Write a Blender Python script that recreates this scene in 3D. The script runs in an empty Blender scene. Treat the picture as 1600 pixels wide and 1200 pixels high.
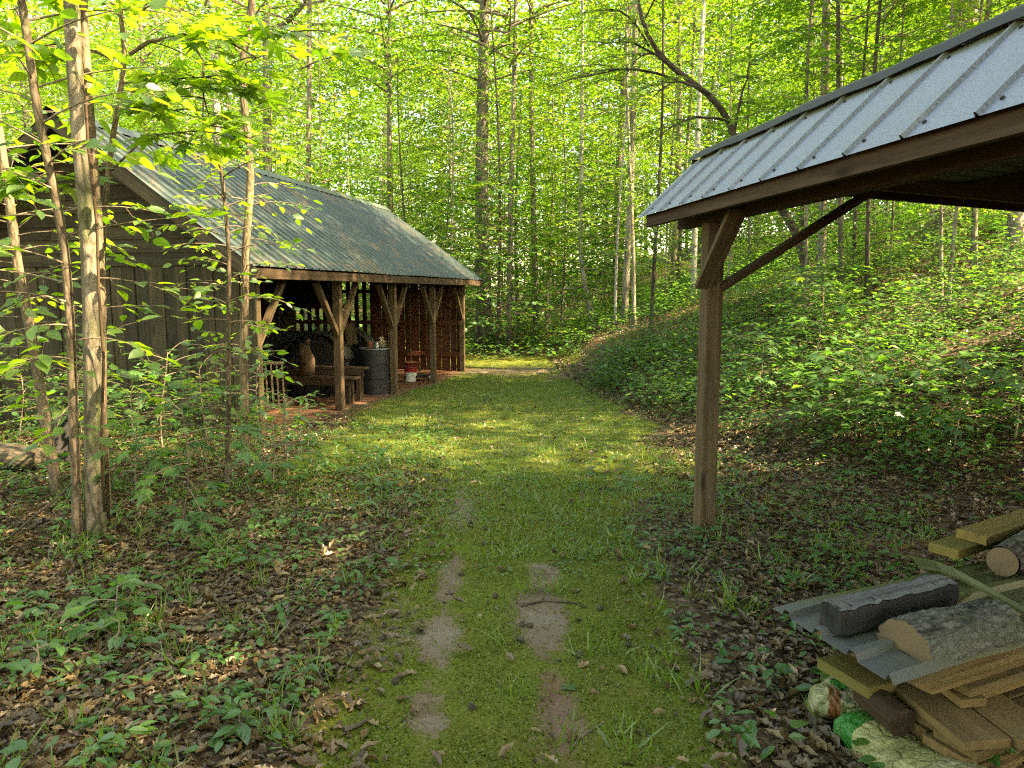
import bpy, math, random
import numpy as np
from mathutils import Matrix, Vector
R = math.radians
SC = bpy.context.scene
COL = SC.collection

# ------------------------------------------------------------------ camera
F_PX, PITCH, CAM_H = 1175.0, 0.1223, 2.05
cam_d = bpy.data.cameras.new('camera')
cam = bpy.data.objects.new('camera', cam_d)
COL.objects.link(cam)
cam_d.sensor_width = 36.0
cam_d.lens = F_PX / 1600 * 36.0
cam_d.clip_start = 0.05
cam_d.clip_end = 600
cam.location = (0, 0, CAM_H)
cam.rotation_euler = (math.pi / 2 - PITCH, 0, 0)
SC.camera = cam

# ------------------------------------------------------------------ sky, sun, exposure
SUN_AZ, SUN_EL = R(106), R(45)
w = bpy.data.worlds.new('World')
SC.world = w
w.use_nodes = True
nt = w.node_tree
bg = nt.nodes['Background']
sky = nt.nodes.new('ShaderNodeTexSky')
sky.sky_type = 'NISHITA'
sky.sun_disc = False
sky.sun_elevation = SUN_EL
sky.sun_rotation = SUN_AZ
sky.air_density = 1.0
sky.dust_density = 1.5
nt.links.new(sky.outputs[0], bg.inputs[0])
bg.inputs[1].default_value = 0.105
sd = bpy.data.lights.new('sun', 'SUN')
sd.energy = 3.6
sd.angle = R(0.55)
sd.color = (1.0, 0.93, 0.80)
sun = bpy.data.objects.new('sun', sd)
COL.objects.link(sun)
sv = Vector((math.sin(SUN_AZ) * math.cos(SUN_EL), math.cos(SUN_AZ) * math.cos(SUN_EL), math.sin(SUN_EL)))
sun.rotation_euler = sv.to_track_quat('Z', 'Y').to_euler()
SC.view_settings.view_transform = 'Standard'
SC.view_settings.look = 'None'
SC.view_settings.gamma = 1
SC.view_settings.exposure = 3.58
try:
    SC.view_settings.use_white_balance = True
    SC.view_settings.white_balance_temperature = 9800
    SC.view_settings.white_balance_tint = 8
except Exception:
    pass
SC.render.engine = 'CYCLES'
cy = SC.cycles
cy.max_bounces = 7
cy.diffuse_bounces = 4
cy.glossy_bounces = 2
cy.transmission_bounces = 4
cy.transparent_max_bounces = 4
cy.sample_clamp_indirect = 6
cy.caustics_reflective = False
cy.caustics_refractive = False
cy.use_denoising = False
cy.pixel_filter_type = 'BLACKMAN_HARRIS'
cy.filter_width = 1.2
cy.denoiser = 'OPENIMAGEDENOISE'
try:
    cy.denoising_prefilter = 'ACCURATE'
    cy.denoising_input_passes = 'RGB_ALBEDO_NORMAL'
except Exception:
    pass

# ------------------------------------------------------------------ small helpers
rng = np.random.default_rng(7)
random.seed(7)
cP, sP = math.cos(PITCH), math.sin(PITCH)


def at(u, v, y):
    """world point seen at photo pixel (u, v) at forward distance y"""
    a, b = (u - 800) / F_PX, (600 - v) / F_PX
    dx, dy, dz = a, cP + b * sP, -sP + b * cP
    k = y / dy
    return np.array([dx * k, y, CAM_H + dz * k])


def atz(u, v, z):
    a, b = (u - 800) / F_PX, (600 - v) / F_PX
    dx, dy, dz = a, cP + b * sP, -sP + b * cP
    k = (z - CAM_H) / dz
    return np.array([dx * k, dy * k, z])


def sstep(a, b, x):
    t = np.clip((np.asarray(x, float) - a) / (b - a), 0, 1)
    return t * t * (3 - 2 * t)


def wob(x, y, s=1.0, ph=0.0):
    """smooth pseudo noise, about -1..1"""
    x = np.asarray(x, float) * s
    y = np.asarray(y, float) * s
    return (np.sin(1.7 * x + 2.3 * y + ph) + np.sin(-2.9 * x + 1.3 * y + 1.7 + ph * 2) + np.sin(3.7 * x - 4.1 * y + 0.4 + ph)
            + np.sin(5.3 * x + 4.7 * y + 2.2 - ph)) * 0.3


def gz(x, y):
    """height of the ground"""
    x = np.asarray(x, float)
    y = np.asarray(y, float)
    yc = np.clip(y, -8, 400)
    base = np.where(yc < 17, 0.55 - 0.033 * yc, -0.011 + 0.016 * (yc - 17) + 0.0006 * np.clip(yc - 34, 0, 60) ** 1.5)
    xb = np.interp(y, [-10, 3, 5, 8.5, 13, 19, 24, 40], [7, 4.9, 4.2, 2.6, 2.0, 1.6, 1.3, 3.0])
    d = x - xb
    sp = np.log1p(np.exp(np.clip(d * 2.2, -30, 30))) / 2.2
    sp = np.where(d > 12, d, sp)
    hill = 0.37 * sp
    hill = 9 * np.tanh(hill / 9)
    bank = 0.35 * sstep(0, 1.0, d) * sstep(11, 15, y) * (1 - sstep(24, 30, y))
    left = 0.02 * np.clip(-x - 9, 0, 60)
    n = 0.035 * wob(x, y, 0.7) + 0.012 * wob(x, y, 2.9, 1.0)
    n = n * (0.35 + 0.65 * sstep(1.5, 4, np.abs(x)))
    rut = -0.012 * (np.exp(-((x + 0.29) / 0.09) ** 2) + np.exp(-((x - 0.17) / 0.1) ** 2)) * (1 - sstep(5, 8, y))
    return base + hill + bank + left + n + rut


def gpt(x, y, dz=0.0):
    return np.array([x, y, float(gz(x, y)) + dz])


def ground_at(u, v):
    z = 0.3
    p = None
    for _ in range(40):
        p = atz(u, v, z)
        z = 0.5 * z + 0.5 * float(gz(p[0], p[1]))
    return p


def unit(v):
    v = np.asarray(v, float)
    return v / (np.linalg.norm(v, axis=-1, keepdims=True) + 1e-12)


def tag(o, label=None, cat=None, group=None, kind=None):
    if label: o['label'] = label
    if cat: o['category'] = cat
    if group: o['group'] = group
    if kind: o['kind'] = kind
    return o


def empty(name, loc=(0, 0, 0), rz=0.0):
    o = bpy.data.objects.new(name, None)
    o.location = tuple(float(c) for c in loc)
    o.rotation_euler = (0, 0, rz)
    o.empty_display_size = 0.2
    COL.objects.link(o)
    return o


def raw_mesh(name, V, polys, tint=None, loc=None, mats=None, smooth=False):
    """V (n,3); polys: list of int arrays (m,k); tint per face; loc per vertex"""
    me = bpy.data.meshes.new(name)
    V = np.ascontiguousarray(V, dtype=np.float32)
    polys = [np.asarray(p, dtype=np.int32) for p in polys if len(p)]
    nl = sum(p.size for p in polys)
    nf = sum(p.shape[0] for p in polys)
    me.vertices.add(len(V))
    me.vertices.foreach_set('co', V.ravel())
    me.loops.add(nl)
    me.loops.foreach_set('vertex_index', np.concatenate([p.ravel() for p in polys]))
    me.polygons.add(nf)
    tot = np.concatenate([np.full(p.shape[0], p.shape[1], np.int32) for p in polys])
    start = np.concatenate([[0], np.cumsum(tot)[:-1]]).astype(np.int32)
    me.polygons.foreach_set('loop_start', start)
    me.polygons.foreach_set('loop_total', tot)
    me.polygons.foreach_set('use_smooth', np.full(nf, bool(smooth)))
    me.update(calc_edges=True)
    if tint is not None:
        a = me.attributes.new('tint', 'FLOAT', 'FACE')
        a.data.foreach_set('value', np.ascontiguousarray(tint, dtype=np.float32))
    if loc is not None:
        a = me.attributes.new('loc', 'FLOAT_VECTOR', 'POINT')
        a.data.foreach_set('vector', np.ascontiguousarray(loc, dtype=np.float32).ravel())
    me.validate()
    for m in (mats or []):
        me.materials.append(m)
    return me


def link(name, me, parent=None):
    o = bpy.data.objects.new(name, me)
    COL.objects.link(o)
    if parent is not None:
        o.parent = parent
    return o


class MB:
    """collects shapes into one mesh; every vertex keeps a local grain coordinate, every face a tint"""

    def __init__(self):
        self.v, self.l, self.f, self.t, self.n = [], [], {}, {}, 0

    def add(self, V, polys, tint=None, loc=None):
        V = np.asarray(V, float)
        if tint is None: tint = random.random()
        if loc is None: loc = V + random.random() * 20
        self.v.append(V)
        self.l.append(np.asarray(loc, float))
        for p in polys:
            p = np.asarray(p, int)
            if p.ndim == 1: p = p[None]
            self.f.setdefault(p.shape[1], []).append(p + self.n)
            self.t.setdefault(p.shape[1], []).append(np.full(len(p), tint) if np.isscalar(tint) else np.asarray(tint))
        self.n += len(V)

    def box(self, c, size, ax=(1, 0, 0), up=(0, 0, 1), tint=None, jit=0.0):
        """ax = direction of size[0]; size[1] goes sideways, size[2] along up"""
        x = unit(ax)
        y = unit(np.cross(up, x))
        z = np.cross(x, y)
        s = np.array(size, float) / 2
        q = np.array([[i, j, k] for i in (-1, 1) for j in (-1, 1) for k in (-1, 1)], float) * s
        if jit: q = q + (np.random.default_rng(self.n + 3).random(q.shape) - 0.5) * 2 * jit
        V = np.asarray(c, float) + q[:, :1] * x + q[:, 1:2] * y + q[:, 2:] * z
        long = int(np.argmax(size))
        lo = np.roll(q, -long, axis=1) + np.array([random.random() * 30, random.random() * 30, 0])
        self.add(V, [np.array([[0, 1, 3, 2], [4, 6, 7, 5], [0, 4, 5, 1], [2, 3, 7, 6], [0, 2, 6, 4], [1, 5, 7, 3]])], tint, lo)

    def beam(self, a, b, wd, ht, up=(0, 0, 1), tint=None, jit=0.0):
        a, b = np.asarray(a, float), np.asarray(b, float)
        L = np.linalg.norm(b - a)
        self.box((a + b) / 2, (L, wd, ht), b - a, up, tint, jit)

    def tube(self, P, rad, n=8, tint=None, cap=True, rough=0.0, seed=0, squash=None):
        P = np.asarray(P, float)
        m = len(P)
        rad = np.broadcast_to(np.asarray(rad, float), (m,))
        T = np.gradient(P, axis=0)
        T = unit(T)
        ref = np.array([0.0, 0, 1]) if abs(T[0][2]) < 0.9 else np.array([1.0, 0, 0])
        X = unit(np.cross(ref, T))
        Y = np.cross(T, X)
        a = np.arange(n) / n * 2 * np.pi
        g = np.random.default_rng(seed + 11)
        rr = np.ones((m, n))
        if rough:
            rr = 1 + rough * (np.sin(a * 3 + g.random() * 6)[None, :] * 0.6 + (g.random((m, n)) - 0.5) * 0.9)
        V = P[:, None, :] + rad[:, None, None] * rr[:, :, None] * (np.cos(a)[None, :, None] * X[:, None, :] + np.sin(a)[None, :, None] * Y[:, None, :])
        s = np.concatenate([[0], np.cumsum(np.linalg.norm(np.diff(P, axis=0), axis=1))])
        lo = np.stack([np.broadcast_to(s[:, None], (m, n)), rad[:, None] * np.cos(a)[None, :], rad[:, None] * np.sin(a)[None, :]], -1).reshape(-1, 3)
        lo = lo + random.random() * 30
        i = np.arange(m - 1)[:, None] * n
        j = np.arange(n)[None, :]
        k = (j + 1) % n
        q = np.stack([i + j, i + k, i + n + k, i + n + j], -1).reshape(-1, 4)
        V = V.reshape(-1, 3)
        polys = [q]
        if cap:
            polys += [np.arange(n)[::-1][None], (np.arange(n) + (m - 1) * n)[None]]
        self.add(V, polys, tint, lo)

    def lathe(self, prof, c, axis=(0, 0, 1), n=24, tint=None):
        """prof: list of (radius, height)"""
        ax = unit(axis)
        ref = np.array([1.0, 0, 0]) if abs(ax[0]) < 0.9 else np.array([0, 1.0, 0])
        X = unit(np.cross(ref, ax))
        Y = np.cross(ax, X)
        pr = np.array(prof, float)
        a = np.arange(n) / n * 2 * np.pi
        ring = np.cos(a)[:, None] * X + np.sin(a)[:, None] * Y
        V = np.asarray(c, float) + pr[:, 0][:, None, None] * ring[None] + pr[:, 1][:, None, None] * ax
        m = len(pr)
        i = np.arange(m - 1)[:, None] * n
        j = np.arange(n)[None, :]
        k = (j + 1) % n
        q = np.stack([i + j, i + k, i + n + k, i + n + j], -1).reshape(-1, 4)
        polys = [q]
        if pr[0, 0] > 1e-4: polys.append(np.arange(n)[::-1][None])
        if pr[-1, 0] > 1e-4: polys.append((np.arange(n) + (m - 1) * n)[None])
        self.add(V.reshape(-1, 3), polys, tint)

    def grid(self, Pts, tint=None, loc=None):
        """Pts (m,n,3) sheet"""
        m, n = Pts.shape[:2]
        i = np.arange(m - 1)[:, None] * n
        j = np.arange(n - 1)[None, :]
        q = np.stack([i + j, i + j + 1, i + n + j + 1, i + n + j], -1).reshape(-1, 4)
        self.add(Pts.reshape(-1, 3), [q], tint, loc)

    def prism(self, poly, off, tint=None):
        """closed polygon (k,3) pushed along off"""
        poly = np.asarray(poly, float)
        k = len(poly)
        V = np.concatenate([poly, poly + np.asarray(off, float)])
        j = np.arange(k)
        q = np.stack([j, (j + 1) % k, (j + 1) % k + k, j + k], -1)
        self.add(V, [q, j[::-1][None], (j + k)[None]], tint)

    def mesh(self, name, m, smooth=False):
        polys = [np.concatenate(self.f[k]) for k in self.f]
        tint = np.concatenate([np.concatenate(self.t[k]) for k in self.f])
        return raw_mesh(name, np.concatenate(self.v), polys, tint, np.concatenate(self.l), m if isinstance(m, list) else [m], smooth)

    def build(self, name, m, parent=None, smooth=False, bevel=0.0, origin=None):
        if origin is not None:
            o3 = np.asarray(origin, float)
            self.v = [v - o3 for v in self.v]
        o = link(name, self.mesh(name, m, smooth), parent)
        if origin is not None: o.location = tuple(float(c) for c in origin)
        if bevel:
            b = o.modifiers.new('bevel', 'BEVEL')
            b.width = bevel
            b.segments = 2
            b.limit_method = 'ANGLE'
        return o


# ------------------------------------------------------------------ materials
class NB:
    def __init__(self, name):
        self.m = bpy.data.materials.new(name)
        self.m.use_nodes = True
        self.t = self.m.node_tree
        self.t.nodes.clear()
        self.out = self.t.nodes.new('ShaderNodeOutputMaterial')

    def n(self, typ, inp=None, **kw):
        nd = self.t.nodes.new('ShaderNode' + typ)
        for k, v in kw.items(): setattr(nd, k, v)
        for k, v in (inp or {}).items():
            if hasattr(v, 'is_output') or isinstance(v, bpy.types.NodeSocket):
                self.t.links.new(v, nd.inputs[k])
            else:
                nd.inputs[k].default_value = v
        return nd

    def attr(self, name):
        return self.n('Attribute', attribute_name=name)

    def coords(self, src, scale, rot=(0, 0, 0)):
        return self.n('Mapping', {'Vector': src, 'Scale': scale, 'Rotation': rot}).outputs[0]

    def noise(self, vec, scale=1.0, detail=4.0, rough=0.55, dist=0.0):
        return self.n('TexNoise', {'Vector': vec, 'Scale': scale, 'Detail': detail, 'Roughness': rough, 'Distortion': dist}).outputs['Fac']

    def ramp(self, fac, stops):
        nd = self.n('ValToRGB', {'Fac': fac})
        el = nd.color_ramp.elements
        while len(el) < len(stops): el.new(0.5)
        for e, (p, c) in zip(el, stops):
            e.position = p
            e.color = (*c, 1) if len(c) == 3 else c
        return nd.outputs[0]

    def mix(self, fac, a, b, mode='MIX'):
        nd = self.n('Mix', data_type='RGBA', blend_type=mode)
        for s, v in ((0, fac), (6, a), (7, b)):
            if isinstance(v, bpy.types.NodeSocket): self.t.links.new(v, nd.inputs[s])
            elif s == 0: nd.inputs[s].default_value = v
            else: nd.inputs[s].default_value = (*v, 1) if len(v) == 3 else v
        return nd.outputs[2]

    def math(self, op, a, b=0.0, c=0.0, clamp=False):
        nd = self.n('Math', operation=op, use_clamp=clamp)
        for s, v in ((0, a), (1, b), (2, c)):
            if isinstance(v, bpy.types.NodeSocket): self.t.links.new(v, nd.inputs[s])
            else: nd.inputs[s].default_value = v
        return nd.outputs[0]

    def bump(self, h, strength=0.5, dist=0.01):
        return self.n('Bump', {'Height': h, 'Strength': strength, 'Distance': dist}).outputs[0]

    def pbr(self, col, rough=0.8, metal=0.0, normal=None, spec=0.3):
        nd = self.n('BsdfPrincipled', {'Roughness': rough, 'Metallic': metal, 'Specular IOR Level': spec})
        if isinstance(col, bpy.types.NodeSocket): self.t.links.new(col, nd.inputs['Base Color'])
        else: nd.inputs['Base Color'].default_value = (*col, 1)
        if normal is not None: self.t.links.new(normal, nd.inputs['Normal'])
        self.t.links.new(nd.outputs[0], self.out.inputs[0])
        return self.m


def wood(name, dark, light, grain=1.0, stain=None, rough=0.85, knots=True, bump=0.5):
    b = NB(name)
    L = b.attr('loc').outputs['Vector']
    t = b.attr('tint').outputs['Fac']
    g1 = b.noise(b.coords(L, (1.6 * grain, 34 * grain, 34 * grain)), 1.0, 6, 0.65, 0.35)
    g2 = b.noise(b.coords(L, (0.6, 2.2, 2.2)), 1.0, 3, 0.5)
    c = b.ramp(g1, [(0.30, dark), (0.72, light)])
    c = b.mix(b.math('MULTIPLY', g2, 0.6), c, tuple(x * 0.5 for x in dark))
    tr = b.ramp(t, [(0.0, (0.62, 0.60, 0.58)), (0.5, (1, 1, 1)), (1.0, (1.32, 1.24, 1.12))])
    c = b.mix(1.0, c, tr, 'MULTIPLY')
    if knots:
        vo = b.n('TexVoronoi', {'Vector': b.coords(L, (1.7, 6.5, 6.5)), 'Scale': 1.0, 'Randomness': 1.0}).outputs['Distance']
        kn = b.ramp(vo, [(0.06, (1, 1, 1)), (0.16, (0, 0, 0))])
        c = b.mix(b.math('MULTIPLY', kn, 0.8), c, tuple(x * 0.35 for x in dark))
    if stain is not None:
        s = b.noise(b.coords(L, (1.5, 3, 3)), 1.3, 5, 0.6)
        c = b.mix(b.ramp(s, [(0.5, (0, 0, 0)), (0.7, (1, 1, 1))]), c, stain)
    nrm = b.bump(g1, bump, 0.004)
    return b.pbr(c, rough, 0, nrm, 0.2)


def bark(name, dark, light, sc=1.0, moss=0.0, bump=0.9, patch=None):
    b = NB(name)
    L = b.attr('loc').outputs['Vector']
    n1 = b.noise(b.coords(L, (9 * sc, 24 * sc, 24 * sc)), 1.0, 6, 0.75, 0.8)
    vo = b.n('TexVoronoi', {'Vector': b.coords(L, (5 * sc, 17 * sc, 17 * sc)), 'Scale': 1.0}, feature='DISTANCE_TO_EDGE').outputs['Distance']
    h = b.math('ADD', b.math('MULTIPLY', n1, 0.7), b.math('MULTIPLY', b.math('MINIMUM', vo, 0.25), 1.6))
    c = b.ramp(h, [(0.30, dark), (0.85, light)])
    n2 = b.noise(b.coords(L, (1.3, 4, 4)), 1.0, 4, 0.6)
    c = b.mix(b.ramp(n2, [(0.42, (0, 0, 0)), (0.66, (1, 1, 1))]), c, b.mix(0.55, c, patch or tuple(min(1, x * 1.7) for x in light)))
    if moss:
        n3 = b.noise(b.coords(L, (2.2, 5, 5)), 1.7, 5, 0.65)
        c = b.mix(b.math('MULTIPLY', b.ramp(n3, [(0.48, (0, 0, 0)), (0.62, (1, 1, 1))]), moss), c, (0.07, 0.10, 0.025))
    oi = b.n('ObjectInfo').outputs['Random']
    c = b.mix(1.0, c, b.ramp(oi, [(0, (0.75, 0.75, 0.75)), (1, (1.2, 1.15, 1.1))]), 'MULTIPLY')
    return b.pbr(c, 0.9, 0, b.bump(h, bump, 0.02 / sc), 0.15)


def leaf(name, stops, tstops, trans=0.5, gloss=0.06, vary=0.25):
    """stops: reflected colour by tint; tstops: colour of the light that comes through"""
    b = NB(name)
    t = b.attr('tint').outputs['Fac']
    oi = b.n('ObjectInfo').outputs['Random']
    t2 = b.math('ADD', b.math('MULTIPLY', t, 1 - vary), b.math('MULTIPLY', oi, vary))
    c = b.ramp(t2, stops)
    ct = b.ramp(t2, tstops)
    d = b.n('BsdfDiffuse', {'Color': c}).outputs[0]
    tr = b.n('BsdfTranslucent', {'Color': ct}).outputs[0]
    m1 = b.n('MixShader', {0: trans, 1: d, 2: tr}).outputs[0]
    gl = b.n('BsdfGlossy', {'Roughness': 0.45, 'Color': (1, 1, 1, 1)}).outputs[0]
    m2 = b.n('MixShader', {0: gloss, 1: m1, 2: gl}).outputs[0]
    b.t.links.new(m2, b.out.inputs[0])
    return b.m


def plain(name, col, rough=0.6, metal=0.0, var=0.35, sc=6.0, dirt=(0.06, 0.045, 0.03), dirt_amt=0.5, spec=0.3):
    b = NB(name)
    tc = b.n('TexCoord').outputs['Object']
    n1 = b.noise(tc, sc, 6, 0.65)
    c = b.mix(b.ramp(n1, [(0.45, (0, 0, 0)), (0.75, (dirt_amt,) * 3)]), col, dirt)
    n2 = b.noise(tc, sc * 5, 3, 0.6)
    c = b.mix(b.math('MULTIPLY', n2, var), c, tuple(x * 0.6 for x in col))
    return b.pbr(c, rough, metal, b.bump(n2, 0.15, 0.004), spec)



def film(name, col, dirt):
    b = NB(name)
    tc = b.n('TexCoord').outputs['Object']
    n1 = b.noise(tc, 9.0, 6, 0.7, 0.4)
    n2 = b.noise(b.n('Mapping', {'Vector': tc, 'Scale': (30, 30, 30)}).outputs[0], 1.0, 3, 0.5, 1.6)
    v = b.n('TexVoronoi', {'Vector': tc, 'Scale': 26.0}, feature='DISTANCE_TO_EDGE').outputs['Distance']
    c = b.mix(b.ramp(n1, [(0.48, (0, 0, 0)), (0.66, (0.85, 0.85, 0.85))]), col, dirt)
    h = b.math('ADD', b.math('MULTIPLY', n2, 0.6), b.math('MULTIPLY', b.math('MINIMUM', v, 0.2), 2.0))
    return b.pbr(c, 0.42, 0, b.bump(h, 0.8, 0.012), 0.4)


M = {}
M['leaf_far'] = leaf('leaf_far', [(0.0, (0.025, 0.07, 0.010)), (0.5, (0.060, 0.13, 0.015)), (1.0, (0.12, 0.19, 0.022))],
                     [(0.0, (0.085, 0.27, 0.015)), (0.5, (0.20, 0.40, 0.022)), (1.0, (0.40, 0.52, 0.035))], 0.52, 0.03, 0.3)
M['leaf_near'] = leaf('leaf_near', [(0.0, (0.035, 0.095, 0.016)), (0.5, (0.065, 0.145, 0.02)), (1.0, (0.12, 0.19, 0.03))],
                      [(0.0, (0.14, 0.36, 0.02)), (0.5, (0.27, 0.50, 0.025)), (1.0, (0.46, 0.58, 0.04))], 0.55, 0.06, 0.1)
M['leaf_low'] = leaf('leaf_low', [(0.0, (0.03, 0.085, 0.02)), (0.6, (0.055, 0.14, 0.028)), (1.0, (0.11, 0.18, 0.035))],
                     [(0.0, (0.08, 0.26, 0.025)), (0.6, (0.16, 0.40, 0.035)), (1.0, (0.34, 0.46, 0.04))], 0.42, 0.04, 0.1)
M['grass'] = leaf('grass', [(0.0, (0.05, 0.10, 0.015)), (0.6, (0.09, 0.15, 0.02)), (1.0, (0.20, 0.19, 0.05))],
                  [(0.0, (0.14, 0.30, 0.02)), (0.6, (0.26, 0.40, 0.03)), (1.0, (0.42, 0.40, 0.06))], 0.4, 0.05, 0.0)
M['moss'] = leaf('moss', [(0.0, (0.050, 0.08, 0.014)), (0.6, (0.098, 0.14, 0.021)), (1.0, (0.18, 0.18, 0.040))],
                 [(0.0, (0.12, 0.17, 0.012)), (1.0, (0.34, 0.34, 0.03))], 0.3, 0.02, 0.0)
M['litter'] = leaf('litter', [(0.0, (0.034, 0.021, 0.009)), (0.4, (0.105, 0.066, 0.027)), (0.8, (0.21, 0.142, 0.062)), (1.0, (0.40, 0.295, 0.15))],
                   [(0.0, (0.05, 0.03, 0.01)), (1.0, (0.22, 0.13, 0.05))], 0.2, 0.04, 0.0)
M['bark_big'] = bark('bark_big', (0.028, 0.023, 0.016), (0.20, 0.165, 0.12), 1.0, 0.6, 1.0, (0.34, 0.29, 0.22))
M['bark_thin'] = bark('bark_thin', (0.035, 0.025, 0.016), (0.21, 0.155, 0.105), 1.6, 0.3)
M['bark_grey'] = bark('bark_grey', (0.06, 0.05, 0.036), (0.24, 0.205, 0.15), 0.8, 0.25)
M['bark_dark'] = bark('bark_dark', (0.024, 0.019, 0.014), (0.10, 0.08, 0.058), 1.2, 0.1)
M['bark_pale'] = bark('bark_pale', (0.14, 0.125, 0.10), (0.40, 0.37, 0.31), 0.8, 0.1)
M['twig'] = bark('twig', (0.06, 0.045, 0.03), (0.20, 0.16, 0.115), 3.0, 0.0, 0.2)
M['wood_grey'] = wood('wood_grey', (0.026, 0.021, 0.012), (0.088, 0.073, 0.044), 1.0, (0.040, 0.038, 0.018))
M['wood_post'] = wood('wood_post', (0.055, 0.036, 0.018), (0.185, 0.128, 0.070), 1.0, None)
M['wood_red'] = wood('wood_red', (0.070, 0.024, 0.011), (0.22, 0.080, 0.038), 1.0, None)
M['wood_brown'] = wood('wood_brown', (0.042, 0.025, 0.013), (0.125, 0.080, 0.045), 1.0, None)
M['wood_fresh'] = wood('wood_fresh', (0.11, 0.066, 0.024), (0.25, 0.165, 0.068), 1.0, (0.10, 0.08, 0.035))
M['wood_yellow'] = wood('wood_yellow', (0.115, 0.078, 0.022), (0.225, 0.165, 0.052), 0.8, (0.115, 0.105, 0.028))
M['wood_weathered'] = wood('wood_weathered', (0.045, 0.043, 0.040), (0.20, 0.195, 0.185), 0.9, (0.06, 0.055, 0.03), 0.8, False, 1.0)
M['wood_char'] = wood('wood_char', (0.008, 0.0075, 0.007), (0.045, 0.042, 0.038), 0.8, (0.02, 0.019, 0.017), 0.8, False, 1.0)

def ground_mat():
    b = NB('earth')
    P = b.n('NewGeometry').outputs['Position']
    ms = b.attr('moss').outputs['Fac']
    so = b.attr('soil').outputs['Fac']
    rd = b.attr('red').outputs['Fac']
    f1 = b.noise(P, 1.9, 6, 0.65)
    f2 = b.noise(P, 9.0, 6, 0.7)
    f3 = b.noise(P, 55.0, 4, 0.7)
    # leaf litter: little cells of different browns
    v = b.n('TexVoronoi', {'Vector': b.n('Mapping', {'Vector': P, 'Scale': (1, 1, 1)}).outputs[0], 'Scale': 30.0})
    cell = b.n('SeparateColor', {0: v.outputs['Color']}).outputs[0]
    lit = b.ramp(cell, [(0.0, (0.030, 0.019, 0.012)), (0.45, (0.075, 0.047, 0.028)), (0.8, (0.125, 0.083, 0.052)), (1.0, (0.20, 0.145, 0.095))])
    lit = b.mix(b.math('MULTIPLY', b.ramp(f2, [(0.35, (0, 0, 0)), (0.7, (1, 1, 1))]), 0.55), lit, (0.036, 0.024, 0.015))
    # bare soil
    soil = b.ramp(f2, [(0.3, (0.10, 0.068, 0.042)), (0.7, (0.20, 0.145, 0.095))])
    soil = b.mix(b.ramp(f1, [(0.45, (0, 0, 0)), (0.6, (1, 1, 1))]), soil, (0.19, 0.155, 0.115))
    soil = b.mix(b.math('MULTIPLY', f3, 0.5), soil, (0.085, 0.06, 0.045))
    redc = b.ramp(f2, [(0.3, (0.085, 0.040, 0.022)), (0.7, (0.17, 0.085, 0.048))])
    soil = b.mix(rd, soil, redc)
    # moss and short turf
    moss = b.ramp(f3, [(0.25, (0.042, 0.056, 0.010)), (0.55, (0.095, 0.122, 0.018)), (0.8, (0.165, 0.165, 0.03))])
    moss = b.mix(b.math('MULTIPLY', b.ramp(f1, [(0.4, (0, 0, 0)), (0.65, (1, 1, 1))]), 0.6), moss, (0.10, 0.075, 0.018))
    fm = b.math('ADD', b.math('MULTIPLY', ms, 1.5), b.math('MULTIPLY', b.math('SUBTRACT', b.math('ADD', f1, f2), 1.0), 1.6))
    fs = b.math('ADD', b.math('MULTIPLY', so, 1.35), b.math('MULTIPLY', b.math('SUBTRACT', b.math('ADD', b.math('ADD', f1, f2), b.math('MULTIPLY', f3, 0.8)), 1.4), 1.5))
    c = b.mix(b.ramp(fm, [(0.40, (0, 0, 0)), (0.70, (1, 1, 1))]), lit, moss)
    c = b.mix(b.ramp(fs, [(0.60, (0, 0, 0)), (1.05, (1, 1, 1))]), c, soil)
    h = b.math('ADD', b.math('MULTIPLY', f2, 0.6), b.math('ADD', b.math('MULTIPLY', f3, 0.35), b.math('MULTIPLY', v.outputs['Distance'], 0.3)))
    return b.pbr(c, 0.95, 0, b.bump(h, 0.9, 0.03), 0.1)


M['earth'] = ground_mat()

# ------------------------------------------------------------------ barn placement (from the photograph's vanishing points)
PHI = 0.2048
BD = np.array([math.sin(PHI), math.cos(PHI), 0.0])      # along the eave, away from the camera
BN = np.array([-math.cos(PHI), math.sin(PHI), 0.0])     # across, away from the track
P1 = np.array([-3.274, 9.594, 0.0])
BAY, EAVE, RIDGE, HALF = 2.463, 2.352, 4.258, 2.327
OV_E, OV_0, OV_1 = 0.346, 0.555, 0.862


def bp(t, s, z=0.0):
    return P1 + BD * t + BN * s + np.array([0, 0, z])


def barn_ts(x, y):
    qx, qy = np.asarray(x) - P1[0], np.asarray(y) - P1[1]
    return qx * BD[0] + qy * BD[1], qx * BN[0] + qy * BN[1]


# carport placement
CPH = -0.1585
CD = np.array([math.sin(CPH), math.cos(CPH), 0.0])
CN = np.array([math.cos(CPH), -math.sin(CPH), 0.0])     # towards the right
CPOST = ground_at(1095, 836)


def cp(t, s, z=0.0):
    return np.array([CPOST[0], CPOST[1], 0]) + CD * t + CN * s + np.array([0, 0, z])


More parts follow.
